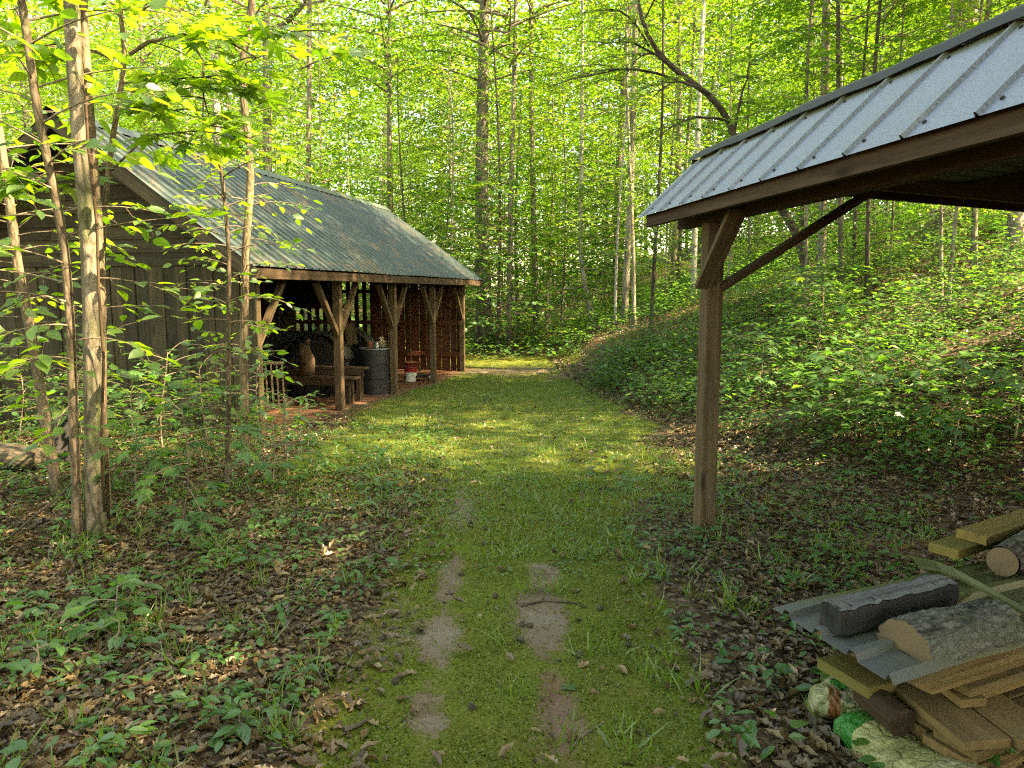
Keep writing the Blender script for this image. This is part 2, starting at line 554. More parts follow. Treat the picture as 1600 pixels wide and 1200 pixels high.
# ------------------------------------------------------------------ ground and track
def moss_mask(x, y):
    near = np.exp(-((x + 0.03) / 0.17) ** 4) + 0.95 * np.exp(-((x - 0.52) / 0.26) ** 4) * sstep(0, 3, y)
    near = np.clip(near + 0.62 * np.exp(-((x + 0.55) / 0.2) ** 2) + 0.55 * np.exp(-((x - 0.2) / 0.3) ** 2) + 0.5 * np.exp(-((x + 0.32) / 0.24) ** 2), 0, 1)
    near = near * (1 - sstep(7, 10, y))
    far = sstep(4.6, 7.2, y) * (1 - sstep(1.7, 2.4, np.abs(x + 0.25 + 0.25 * wob(x, y, 0.6)))) * (1 - sstep(21, 25, y))
    far = far * (1 - 0.85 * np.exp(-(((x + 0.1) / 1.5) ** 2 + ((y - 19.2) / 0.8) ** 2)))
    return np.clip(near + 0.75 * far, 0, 1)


def soil_mask(x, y):
    pat = np.clip(0.65 + 0.75 * wob(x * 0.4, y, 2.1, 0.3), 0, 1.1)
    l = 1.12 * pat * np.exp(-((x + 0.30 + 0.03 * np.clip(y - 2, 0, 5) + 0.03 * wob(y, y, 1.3)) / 0.07) ** 2) * (1 - sstep(5.5, 7.5, y))
    r = np.clip(0.7 + 0.7 * wob(x * 0.4, y, 1.9, 2.1), 0, 1.1) * np.exp(-((x - 0.17 + 0.02 * wob(y, y, 1.1)) / 0.11) ** 2) * (1 - sstep(4.6, 6.0, y))
    p = 0.52 * np.exp(-(((x + 0.55) / 0.35) ** 2 + ((y - 3.4) / 0.8) ** 2)) + 0.42 * np.exp(-(((x + 0.35) / 0.30) ** 2 + ((y - 5.7) / 0.7) ** 2))
    p = p + 0.6 * np.exp(-(((x - 0.07) / 0.22) ** 2 + ((y - 3.75) / 0.35) ** 2))
    far = 0.95 * np.exp(-(((x + 0.1) / 1.6) ** 2 + ((y - 19.2) / 1.0) ** 2))
    rp = 0.85 * np.exp(-(((x - 2.75) / 0.9) ** 2 + ((y - 4.75) / 0.42) ** 2))
    t, s = barn_ts(x, y)
    inb = sstep(-0.5, 0.3, s) * sstep(-0.3, 0.2, t) * (1 - sstep(10, 11, t)) * (1 - sstep(4.9, 5.6, s))
    return np.clip(l + r + p + far + rp + inb, 0, 1), np.clip(rp + inb + 0.6 * np.exp(-((x - 0.2) / 0.25) ** 2) * (1 - sstep(3.0, 3.6, y)), 0, 1)


def build_ground():
    def axis(lo, hi, fine, step):
        a = [0.0]
        s = step
        out = []
        p = fine[0]
        while p < fine[1]:
            out.append(p); p += step
        s = step
        while p < hi:
            out.append(p); s *= 1.12; p += min(s, 6)
        p = fine[0]; s = step
        left = []
        while p > lo:
            s *= 1.12; p -= min(s, 6); left.append(p)
        return np.array(left[::-1] + out)
    X = axis(-170, 170, (-7.5, 8), 0.085)
    Y = axis(-25, 190, (1.2, 21), 0.095)
    gx, gy = np.meshgrid(X, Y)
    Z = gz(gx, gy)
    V = np.stack([gx, gy, Z], -1).reshape(-1, 3)
    m, n = gx.shape
    i = np.arange(m - 1)[:, None] * n
    j = np.arange(n - 1)[None, :]
    q = np.stack([i + j, i + j + 1, i + n + j + 1, i + n + j], -1).reshape(-1, 4)
    cx = V[q].mean(1)
    wt = 0.75 + 1.35 * sstep(4, 8, cx[:, 1])
    tr = (np.abs(cx[:, 0] + 0.2 + 0.15 * wob(cx[:, 1], cx[:, 1], 0.8)) < wt) & (cx[:, 1] < 22) & (cx[:, 1] > -3)
    ms = moss_mask(V[:, 0], V[:, 1])
    so, rd = soil_mask(V[:, 0], V[:, 1])
    for name, sel in (('ground', ~tr), ('track', tr)):
        qq = q[sel]
        us, inv = np.unique(qq, return_inverse=True)
        me = raw_mesh(name, V[us], [inv.reshape(qq.shape)], smooth=True, mats=[M['earth']])
        for an, av in (('moss', ms), ('soil', so), ('red', rd)):
            a = me.attributes.new(an, 'FLOAT', 'POINT')
            a.data.foreach_set('value', av[us].astype(np.float32))
        o = link(name, me)
        tag(o, {'ground': 'brown leaf strewn woodland ground rising to a bank on the right',
                'track': 'mossy two rut track running between the sheds'}[name], name, None, 'structure')


build_ground()


# ------------------------------------------------------------------ roofing metal
def roof_mat(name, base, dirt, debris, speck=0.0, rough=0.42, metal=0.55, top=None, streak=(0.9, 9, 1)):
    b = NB(name)
    L = b.attr('loc').outputs['Vector']      # x down the slope, y along the eave
    n1 = b.noise(b.coords(L, streak), 1.0, 5, 0.6)
    n2 = b.noise(L, 1.1, 6, 0.7)
    n3 = b.noise(L, 14.0, 5, 0.7)
    c = b.mix(b.ramp(n1, [(0.35, (0, 0, 0)), (0.75, (1, 1, 1))]), base, dirt)
    if speck:
        n4 = b.noise(L, 95.0, 3, 0.7)
        c = b.mix(b.ramp(n4, [(0.36, (speck, speck, speck)), (0.55, (0, 0, 0))]), c, (0.06, 0.062, 0.064))
    c = b.mix(b.math('MULTIPLY', b.ramp(b.math('ADD', n2, b.math('MULTIPLY', n3, 0.35)), [(0.70, (0, 0, 0)), (0.83, (1, 1, 1))]), 0.85), c, debris)
    if top is not None:
        x = b.n('SeparateXYZ', {0: L}).outputs[0]
        e = b.math('ADD', x, b.math('MULTIPLY', n3, 0.06))
        c = b.mix(b.ramp(e, [(top[0], (0.8, 0.8, 0.8)), (top[1], (0, 0, 0))]), c, top[2])
    r = b.math('ADD', b.math('MULTIPLY', n3, 0.25), rough - 0.1)
    nd = b.n('BsdfPrincipled', {'Roughness': r, 'Metallic': metal, 'Specular IOR Level': 0.4, 'Base Color': c,
                                'Normal': b.bump(n3, 0.12, 0.003)})
    b.t.links.new(nd.outputs[0], b.out.inputs[0])
    return b.m


M['roof_green'] = roof_mat('roof_green', (0.066, 0.090, 0.078), (0.040, 0.057, 0.049), (0.16, 0.115, 0.065), 0.0, 0.42, 0.15)
M['roof_galv'] = roof_mat('roof_galv', (0.19, 0.215, 0.255), (0.165, 0.187, 0.222), (0.165, 0.18, 0.20), 0.5, 0.45, 0.4,
                          (0.03, 0.13, (0.20, 0.20, 0.04)), (1.2, 2.0, 1))
M['sheet_galv'] = roof_mat('sheet_galv', (0.33, 0.34, 0.34), (0.26, 0.265, 0.22), (0.17, 0.175, 0.035), 0.0, 0.40, 0.6)
M['metal_trim'] = plain('metal_trim', (0.22, 0.25, 0.23), 0.5, 0.3)
M['dull_metal'] = plain('dull_metal', (0.10, 0.105, 0.10), 0.85, 0.0)
M['cap_dark'] = plain('cap_dark', (0.028, 0.030, 0.026), 0.6, 0.2)
M['black_paint'] = plain('black_paint', (0.020, 0.021, 0.022), 0.45, 0.0, 0.3, 7, (0.09, 0.06, 0.04), 0.5)
M['red_plastic'] = plain('red_plastic', (0.30, 0.022, 0.016), 0.5, 0, 0.25, 9, (0.08, 0.04, 0.03), 0.4)
M['white_plastic'] = plain('white_plastic', (0.62, 0.59, 0.50), 0.55, 0, 0.2, 8, (0.22, 0.17, 0.10), 0.55)
M['cream'] = plain('cream', (0.50, 0.42, 0.27), 0.7, 0, 0.25, 8)
M['rubber'] = plain('rubber', (0.022, 0.021, 0.020), 0.85, 0, 0.3, 10, (0.09, 0.07, 0.05), 0.6)
M['rust_red'] = plain('rust_red', (0.22, 0.075, 0.035), 0.75, 0.1, 0.4, 12, (0.07, 0.035, 0.02), 0.8)
M['tractor_paint'] = plain('tractor_paint', (0.045, 0.052, 0.040), 0.55, 0.1, 0.35, 8, (0.08, 0.055, 0.035), 0.8)
M['engine'] = plain('engine', (0.03, 0.028, 0.026), 0.7, 0.3, 0.35, 14)
M['burlap'] = plain('burlap', (0.085, 0.052, 0.026), 0.95, 0, 0.4, 30)
M['green_print'] = film('green_print', (0.012, 0.13, 0.020), (0.05, 0.085, 0.02))
M['bag_cream'] = film('bag_cream', (0.27, 0.26, 0.11), (0.12, 0.10, 0.035))
M['bag_white'] = film('bag_white', (0.25, 0.24, 0.125), (0.13, 0.10, 0.04))
M['orange_print'] = film('orange_print', (0.22, 0.075, 0.025), (0.15, 0.10, 0.05))
M['endgrain'] = plain('endgrain', (0.14, 0.095, 0.05), 0.9, 0, 0.4, 14)


def ribbed(mb, A, B, down, nrm, pitch, rib_h, rib_w, minor=0.0, rows=10, wave=0.004, seed=0, tint=0.5, thick=0.0):
    """sheet from edge line A->B (top edge) running along vector down; ribs run down the slope"""
    A, B, down, nrm = [np.asarray(q, float) for q in (A, B, down, nrm)]
    L = np.linalg.norm(B - A)
    e = (B - A) / L
    prof = []
    k = 0
    x = 0.0
    while x < L:
        prof += [(x, 0), (x + (pitch - rib_w) / 2 - 0.001, 0)] if not minor else [(x, 0), (x + (pitch - rib_w) * .25, minor), (x + (pitch - rib_w) / 2 - 0.001, 0)]
        c = x + pitch / 2
        prof += [(c - rib_w / 2, 0), (c - rib_w * .28, rib_h), (c + rib_w * .28, rib_h), (c + rib_w / 2, 0)]
        if minor: prof += [(x + pitch * .75 + rib_w * .25, minor)]
        x += pitch
    prof = np.array([p for p in prof if p[0] <= L] + [(L, 0)])
    g = np.random.default_rng(seed)
    Ld = np.linalg.norm(down)
    q = np.linspace(0, 1, rows)
    ph = g.random(4) * 6
    wv = wave * (np.sin(q[:, None] * 7 + prof[None, :, 0] * 2.1 + ph[0]) + np.sin(q[:, None] * 3 - prof[None, :, 0] * 1.3 + ph[1]))
    P = A + prof[None, :, 0, None] * e + q[:, None, None] * down + (prof[None, :, 1] + wv)[..., None] * nrm
    lo = np.stack([np.broadcast_to(q[:, None] * Ld, wv.shape), np.broadcast_to(prof[None, :, 0], wv.shape), np.zeros_like(wv)], -1).reshape(-1, 3)
    mb.grid(P, tint, lo)
    return prof


# ------------------------------------------------------------------ barn
def plank_wall(mb, o, ax, L, zfun, w0=0.19, gap=0.006, th=0.022, nrm=None, miss=(), seed=1, lap=0.0):
    """vertical boards along ax from o; zfun(x) -> (z0, z1)"""
    g = np.random.default_rng(seed)
    x = 0.0
    k = 0
    while x < L - 0.02:
        wd = min(w0 * (0.75 + 0.5 * g.random()), L - x)
        if not any(a <= x + wd / 2 <= b_ for a, b_ in miss):
            z0, z1 = zfun(x + wd / 2)
            c = o + ax * (x + wd / 2) + nrm * (0.006 * (g.random() - 0.5) + lap * (k % 2))
            c = np.array([c[0], c[1], (z0 + z1) / 2 + 0.02 * (g.random() - .5)])
            mb.box(c, (z1 - z0, wd - gap - 0.006 * g.random(), th), ax=(0.004 * (g.random() - .5), 0.004 * (g.random() - .5), 1), up=nrm, tint=g.random())
        x += wd
        k += 1


def build_barn():
    root = empty('barn', tuple(bp(0, HALF, 0) + np.array([0, 0, float(gz(*bp(0, 0)[:2]))])))
    tag(root, 'weathered timber barn with ribbed metal roof and open post fronted bays', 'barn')
    O = np.array(root.location)
    Lb = 4 * BAY
    slope = (RIDGE - EAVE) / (HALF + OV_E)
    W2 = 2 * HALF
    zr = lambda s: EAVE + slope * (s + OV_E) if s <= HALF else RIDGE - slope * (s - HALF)   # top of roof
    zu = lambda s: zr(s) - 0.10

    def bld(mb, name, m, par=root, **k):
        for i in range(len(mb.v)): mb.v[i] = mb.v[i] - O
        return mb.build(name, m, par, **k)
    # roof, two slopes
    hn = math.hypot(1, slope)
    for sgn in (0, 1):
        mb = MB()
        if sgn == 0:
            A, B = bp(-OV_0, HALF, RIDGE), bp(Lb + OV_1, HALF, RIDGE)
            dn = bp(-OV_0, -OV_E, EAVE) - A
            nr = (-BN + np.array([0, 0, 1 / slope])) * slope / hn
        else:
            A, B = bp(-OV_0, HALF, RIDGE), bp(Lb + OV_1, HALF, RIDGE)
            dn = bp(-OV_0, W2 + OV_E, EAVE) - A
            nr = (BN + np.array([0, 0, 1 / slope])) * slope / hn
        nr = unit(nr)
        ribbed(mb, A, B, dn, nr, 0.228, 0.030, 0.045, 0.005, 14, 0.004, 3 + sgn)
        ro = bld(mb, 'roof', M['roof_green'])
        if sgn == 0:
            roof = ro
    mb = MB()
    cpts = [(-0.16, -0.16 * slope + 0.035), (0, 0.05), (0.16, -0.16 * slope + 0.035)]
    mb.grid(np.array([[bp(t, HALF + a, RIDGE + c) for a, c in cpts] for t in np.linspace(-OV_0 - .02, Lb + OV_1 + .02, 30)]), 0.5)
    cap = bld(mb, 'ridge_cap', M['roof_green'], root)
    # rake boards and trim at both gables, eave fascia
    for t in (-OV_0 + 0.02, Lb + OV_1 - 0.02):
        for s0, s1 in ((-OV_E, HALF), (W2 + OV_E, HALF)):
            mb = MB()
            a, b_ = bp(t, s0, zr(s0 if s0 < HALF else s0) - 0.115), bp(t, s1, RIDGE - 0.115)
            mb.beam(a, b_, 0.035, 0.16, up=(0, 0, 1), tint=0.45)
            bld(mb, 'rake_board', M['wood_grey'], root, bevel=0.003)
    for s, n_ in ((-OV_E + 0.03, 1), (W2 + OV_E - 0.03, -1)):
        mb = MB()
        mb.beam(bp(-OV_0 + .03, s, EAVE - 0.085), bp(Lb + OV_1 - .03, s, EAVE - 0.085), 0.035, 0.125, tint=0.5)
        bld(mb, 'fascia', M['wood_brown'], root, bevel=0.003)
    # rafters
    mb = MB()
    for t in np.arange(0.1, Lb + OV_1, 0.615):
        for s0 in (-OV_E + 0.05, W2 + OV_E - 0.05):
            mb.beam(bp(t, s0, zu(s0) - 0.045), bp(t, HALF, RIDGE - 0.16), 0.04, 0.13)
    bld(mb, 'rafters', M['wood_brown'])
    # posts with braces along the open side
    for k in range(5):
        c = bp(k * BAY, 0)
        g = float(gz(c[0], c[1]))
        mb = MB()
        mb.box((c[0], c[1], (g - 0.2 + EAVE - 0.13) / 2), (EAVE - 0.13 - g + 0.2, 0.120, 0.120), ax=(0, 0, 1), up=BD, tint=0.4 + 0.4 * random.random())
        p = bld(mb, 'post', M['wood_post'], root, bevel=0.006)
        for sg in (-1, 1):
            if (k == 0 and sg < 0) or (k == 4 and sg > 0): continue
            mb = MB()
            a = bp(k * BAY + sg * 0.05, 0.0, EAVE - 0.98)
            b_ = bp(k * BAY + sg * 0.74, 0.0, EAVE - 0.16)
            mb.beam(a, b_, 0.072, 0.088, up=BN, tint=0.4 + 0.4 * random.random())
            bld(mb, 'brace', M['wood_post'], root, bevel=0.004)
    mb = MB()
    mb.beam(bp(-0.1, 0, EAVE - 0.03), bp(Lb + 0.1, 0, EAVE - 0.03), 0.14, 0.20, tint=0.3)
    bld(mb, 'header_beam', M['wood_brown'])
    # front gable: vertical boards to the eave, horizontal boards above
    zt = EAVE + 0.02
    mb = MB()
    zf = lambda x: (float(gz(*bp(0, x)[:2])) - 0.05, zt)
    plank_wall(mb, bp(-0.085, -0.085), BN, W2 + 0.16, zf, 0.185, 0.007, 0.024, -BD, (), 5, 0.010)
    bld(mb, 'board_wall', M['wood_grey'])
    mb = MB()
    z = zt + 0.01
    g = np.random.default_rng(9)
    while z < RIDGE - 0.22:
        h = 0.17
        sl = max((z + h + 0.12 - EAVE) / slope - OV_E, -0.085)
        sr = W2 - sl
        cut = sl + (sr - sl) * (0.3 + 0.4 * g.random())
        for a, b_ in ((sl, cut), (cut + 0.006, sr)):
            if b_ - a > 0.1:
                mb.box((bp(-0.10, (a + b_) / 2, z + h / 2)), (b_ - a, 0.022, h + 0.012), ax=BN, up=(BD[0] * 0.12, BD[1] * 0.12, 1), tint=g.random() * 0.8)
        z += h
    bld(mb, 'gable_boards', M['wood_grey'])
    # far gable: red boards near the track, wide slots to the left
    mb = MB()
    plank_wall(mb, bp(Lb + 0.07, -0.05), BN, HALF + 0.1, lambda x: (float(gz(*bp(Lb, x)[:2])) - 0.02, zu(x) - 0.06), 0.20, 0.014, 0.022, BD, (), 21)
    bld(mb, 'board_wall', M['wood_red'])
    mb = MB()
    x = HALF + 0.12
    while x < W2:
        z1 = zu(x) - 0.06
        mb.box(bp(Lb + 0.07, x, (z1 + 0.0) / 2), (z1, 0.115, 0.022), ax=(0, 0, 1), up=BD, tint=0.2 * random.random())
        x += 0.225
    bld(mb, 'slat_wall', M['wood_brown'])
    mb = MB()
    for z in (0.45, 1.25, 2.05):
        mb.beam(bp(Lb + 0.01, 0.07, z), bp(Lb + 0.01, W2, z), 0.05, 0.10, up=(0, 0, 1), tint=0.6)
    mb.beam(bp(Lb - 0.05, HALF + 0.1, 0.8), bp(Lb - 0.05, W2 - 0.1, 2.1), 0.04, 0.12, up=BD)
    mb.beam(bp(Lb - 0.06, HALF + 0.05, 0), bp(Lb - 0.06, HALF + 0.05, RIDGE - 0.25), 0.13, 0.13, up=BD, tint=0.3)
    bld(mb, 'wall_rails', M['wood_red'])
    # left long wall
    mb = MB()
    plank_wall(mb, bp(0, W2), BD, Lb + 0.1, lambda x: (float(gz(*bp(x, W2)[:2])) - 0.05, EAVE - 0.02), 0.2, 0.010, 0.022, BN, (), 31)
    bld(mb, 'board_wall', M['wood_brown'])
    # loft panel and cross tie inside
    mb = MB()
    for t in (BAY, 2 * BAY, 3 * BAY):
        mb.beam(bp(t, 0.1, EAVE + 0.14), bp(t, W2, EAVE + 0.14), 0.05, 0.16)
    bld(mb, 'cross_ties', M['wood_brown'])
    mb = MB()
    for k in range(6):
        mb.box(bp(3.3 * BAY, HALF + 0.35 + k * 0.31, 2.02), (0.30, 0.02, 0.62), ax=BN, tint=random.random())
    mb.beam(bp(3.28 * BAY, HALF + 0.1, 1.69), bp(3.28 * BAY, W2, 1.69), 0.04, 0.09)
    mb.beam(bp(3.28 * BAY, HALF + 0.1, 2.35), bp(3.28 * BAY, W2, 2.35), 0.04, 0.09)
    bld(mb, 'loft_front', M['wood_brown'])
    return root


build_barn()


# ------------------------------------------------------------------ carport on the right
def build_carport():
    g0 = float(gz(CPOST[0], CPOST[1]))
    root = empty('carport', (CPOST[0], CPOST[1], g0))
    tag(root, 'open carport on rough posts with short steep metal front slope', 'carport')
    O = np.array(root.location)

    def bld(mb, name, m, **k):
        mb.v = [v - O for v in mb.v]
        return mb.build(name, m, root, **k)
    T1 = 0.66
    E = atz(990, 341, 2.0)   # ray only
    far = at(990, 341, cp(T1, -0.29)[1])
    zE = far[2]
    rid = at(1075, 251, cp(T1, 0.15)[1])
    zR = rid[2]
    sE, sR = -0.29, 0.155
    Tn = -6.6
    A, B = cp(T1, sR, zR), cp(Tn, sR, zR)
    dn = cp(T1, sE, zE) - A
    nr = unit(np.cross(dn, B - A))
    if nr[2] < 0: nr = -nr
    mb = MB()
    ribbed(mb, A, B, dn, nr, 0.345, 0.017, 0.017, 0.0, 8, 0.0006, 12)
    bld(mb, 'front_roof', M['roof_galv'])
    # screws: small dark heads in two rows
    scr = None
    for k in range(21):
        t = T1 - 0.345 / 2 - 0.045 - k * 0.345
        for q in (0.10, 0.88):
            c = A + CD * (t - T1) + dn * (q + 0.02 * random.random()) - O
            if scr is None:
                mb = MB()
                mb.lathe([(0.0075, 0), (0.0075, 0.007), (0.003, 0.010)], (0, 0, 0), nr, 6)
                scr = mb.build('screw', M['cap_dark'], root)
                sc_ = scr
            else:
                sc_ = scr.copy()
                COL.objects.link(sc_)
            sc_.location = tuple(c)
    # back slope
    bs = -0.06
    mb = MB()
    wB = 4.6
    A2, B2 = cp(T1, sR, zR), cp(Tn, sR, zR)
    dn2 = cp(T1, sR + wB, zR + bs * wB) - A2
    ribbed(mb, A2, B2, dn2, unit(np.array([0, 0, 1.0]) + CN * -bs), 0.228, 0.015, 0.036, 0.0, 6, 0.002, 15)
    bld(mb, 'back_roof', M['dull_metal'])
    # dark ridge flashing
    mb = MB()
    ts = np.linspace(T1 + 0.06, Tn, 60)
    sl = (zR - zE) / (sR - sE)
    rows = []
    for t in ts:
        j = 0.004 * math.sin(t * 5.1) + 0.003 * math.sin(t * 13.7)
        rows.append([cp(t, sR - 0.045, zR - 0.045 * sl + 0.034 + j), cp(t, sR - 0.02, zR + 0.036 + j), cp(t, sR + 0.02, zR + 0.060 + j), cp(t, sR + 0.14, zR + 0.040 + j)])
    mb.grid(np.array(rows), 0.5)
    bld(mb, 'ridge_flashing', M['cap_dark'])
    # fascia and framing
    zf = zE + 0.012
    mb = MB()
    mb.beam(cp(T1 - 0.10, sE + 0.06, zf - 0.042), cp(Tn, sE + 0.06, zf - 0.042), 0.04, 0.085, tint=0.4)
    bld(mb, 'fascia', M['wood_brown'], bevel=0.004)
    mb = MB()
    mb.beam(cp(T1 - 0.12, 0.02, zf - 0.035), cp(Tn, 0.02, zf - 0.035), 0.08, 0.13, tint=0.3)
    bld(mb, 'header_beam', M['wood_brown'], bevel=0.004)
    for s in (0.75, 1.5, 2.3, 3.1, 3.9):
        z = zR + bs * (s - sR) - 0.062
        mb = MB()
        mb.beam(cp(T1 - 0.04, s, z), cp(Tn, s, z), 0.05, 0.115, tint=0.3)
        bld(mb, 'purlin', M['wood_brown'], bevel=0.003)
    mb = MB()
    for t in (0.0, -2.4, -4.8):
        mb.beam(cp(t, 0.08, zR - 0.165), cp(t, 4.5, zR - 0.165 + bs * 4.4), 0.05, 0.09, tint=0.2)
    bld(mb, 'rafters', M['wood_brown'])
    mb = MB()
    mb.beam(cp(T1 - 0.02, 0.12, zR - 0.080), cp(T1 - 0.02, 4.6, zR - 0.080 + bs * 4.4), 0.03, 0.165, tint=0.25)
    bld(mb, 'end_board', M['wood_brown'])
    # front posts
    for t in (0.0, -4.9):
        for s in (0.02, 4.3):
            c = cp(t, s)
            g = float(gz(c[0], c[1]))
            zt = zf - 0.098 if s < 1 else zR - 0.165 + bs * 4.4 - 0.045
            mb = MB()
            mb.box((c[0], c[1], (g - 0.25 + zt) / 2), (zt - g + 0.25, 0.116, 0.116), ax=(0, 0, 1), up=CD, tint=0.55)
            bld(mb, 'post', M['wood_post'], bevel=0.006)
            sg = 1 if s < 1 else -1
            mb = MB()
            mb.beam(cp(t - 0.03, s + sg * 0.04, zt - 0.43), cp(t - 0.03, s + sg * 1.10, zt + 0.22), 0.045, 0.10, up=CD, tint=0.35)
            bld(mb, 'brace', M['wood_brown'], bevel=0.004)
            if s < 1:
                mb = MB()
                mb.beam(cp(t - 0.04, s - 0.076, zt - 0.42), cp(t - 0.52, s - 0.076, zt + 0.04), 0.035, 0.115, up=CN, tint=0.5)
                bld(mb, 'brace', M['wood_post'], bevel=0.004)
    return root


build_carport()

# ------------------------------------------------------------------ leaves
def tmpl(name):
    """(verts (k,3) in x side / y along / z up with length 1, tris)"""
    if name == 'kite':
        v = [(0, 0, 0), (-0.30, 0.45, 0.06), (0, 0.5, 0), (0.30, 0.45, 0.06), (0, 1, -0.05)]
        return np.array(v), np.array([(0, 2, 1), (0, 3, 2), (1, 2, 4), (2, 3, 4)])
    if name == 'flat':
        v = [(0, 0, 0), (-0.31, 0.48, 0.07), (0.31, 0.48, 0.07), (0, 1, -0.04)]
        return np.array(v), np.array([(0, 3, 1), (0, 2, 3)])
    if name == 'ovate':
        v = [(0, -0.12, 0), (0, 0.0, 0), (0, 0.3, -0.015), (0, 0.65, -0.03), (0, 1, -0.10)]
        v += [(-0.20, 0.18, 0.03), (-0.27, 0.42, 0.045), (-0.17, 0.74, 0.0)]
        v += [(0.20, 0.18, 0.03), (0.27, 0.42, 0.045), (0.17, 0.74, 0.0)]
        f = [(1, 2, 5), (2, 6, 5), (2, 3, 6), (3, 7, 6), (3, 4, 7), (1, 8, 2), (2, 8, 9), (2, 9, 3), (3, 9, 10), (3, 10, 4)]
        return np.array(v)[1:], np.array(f) - 1
    if name == 'star':
        # five pointed lobed leaf
        pts = []
        tips = [(-78, 0.52), (-42, 0.80), (0, 1.0), (42, 0.80), (78, 0.52)]
        ns = [(-60, 0.36), (-21, 0.46), (21, 0.46), (60, 0.36)]
        seq = [(-120, 0.17)]
        for i, t in enumerate(tips):
            seq.append(t)
            if i < 4: seq.append(ns[i])
        seq.append((120, 0.17))
        for a, r in seq:
            a = math.radians(a)
            pts.append((r * math.sin(a) * 0.98, r * math.cos(a), -0.16 * r * r))
        v = [(0, 0.0, 0.0)] + pts
        f = [(0, i + 1, i) for i in range(1, len(pts))]
        return np.array(v, float) + np.array([0, 0.05, 0]), np.array(f)
    if name == 'litter':
        o = [(0.0, -0.04, 0.02), (-0.10, 0.10, 0.08), (-0.27, 0.22, 0.20), (-0.17, 0.38, 0.10), (-0.31, 0.55, 0.21), (-0.15, 0.70, 0.07), (-0.12, 0.86, 0.10), (0.03, 1.0, 0.20),
             (0.13, 0.84, 0.08), (0.18, 0.68, 0.12), (0.30, 0.50, 0.24), (0.15, 0.36, 0.09), (0.25, 0.20, 0.16), (0.09, 0.08, 0.05)]
        v = o + [(0, 0.25, 0.0), (0, 0.62, -0.03)]
        f = [(14, k + 1, k) for k in range(0, 4)] + [(15, k + 1, k) for k in range(4, 9)] + [(14, (k + 1) % 14, k) for k in range(10, 14)] + [(15, 10, 9), (14, 15, 4), (14, 10, 15)]
        return np.array(v, float), np.array(f)
    if name == 'litter2':
        o = [(0.0, -0.03, 0.02), (-0.13, 0.14, 0.12), (-0.20, 0.40, 0.20), (-0.17, 0.70, 0.10), (0.0, 1.0, 0.16), (0.16, 0.72, 0.14), (0.21, 0.42, 0.24), (0.12, 0.13, 0.10)]
        v = o + [(0, 0.3, 0.0), (0, 0.65, -0.03)]
        f = [(8, 1, 0), (8, 2, 1), (9, 3, 2), (9, 4, 3), (9, 5, 4), (9, 6, 5), (8, 7, 6), (8, 0, 7), (8, 9, 2), (8, 6, 9)]
        return np.array(v, float), np.array(f)
    if name == 'blade':
        v = [(-0.035, 0, 0), (0.035, 0, 0), (-0.028, 0.55, 0.05), (0.028, 0.55, 0.05), (0, 1, 0.28)]
        return np.array(v, float), np.array([(0, 1, 3), (0, 3, 2), (2, 3, 4)])
    raise KeyError(name)


def scatter_leaves(P, D, Nn, size, shape, tint, stretch=1.0):
    """leaf at P pointing along D with face normal about Nn"""
    T, Fc = tmpl(shape)
    D = unit(D)
    S = unit(np.cross(D, Nn))
    Nn = np.cross(S, D)
    size = np.broadcast_to(np.asarray(size, float), (len(P),))
    t = T[None] * np.array([stretch, 1, 1])
    V = P[:, None] + size[:, None, None] * (t[..., 0:1] * S[:, None] + t[..., 1:2] * D[:, None] + t[..., 2:3] * Nn[:, None])
    k = len(T)
    Fa = Fc[None] + (np.arange(len(P)) * k)[:, None, None]
    return V.reshape(-1, 3), Fa.reshape(-1, Fc.shape[1]), np.repeat(tint, len(Fc))


def merge(parts):
    V, Fs, T, o = [], [], [], 0
    for v, f, t in parts:
        V.append(v); Fs.append(f + o); T.append(t); o += len(v)
    return np.concatenate(V), np.concatenate(Fs), np.concatenate(T)


def rnd_normals(g, n, spread):
    N = g.normal(size=(n, 3)) * spread
    N[:, 2] += 1
    return unit(N)


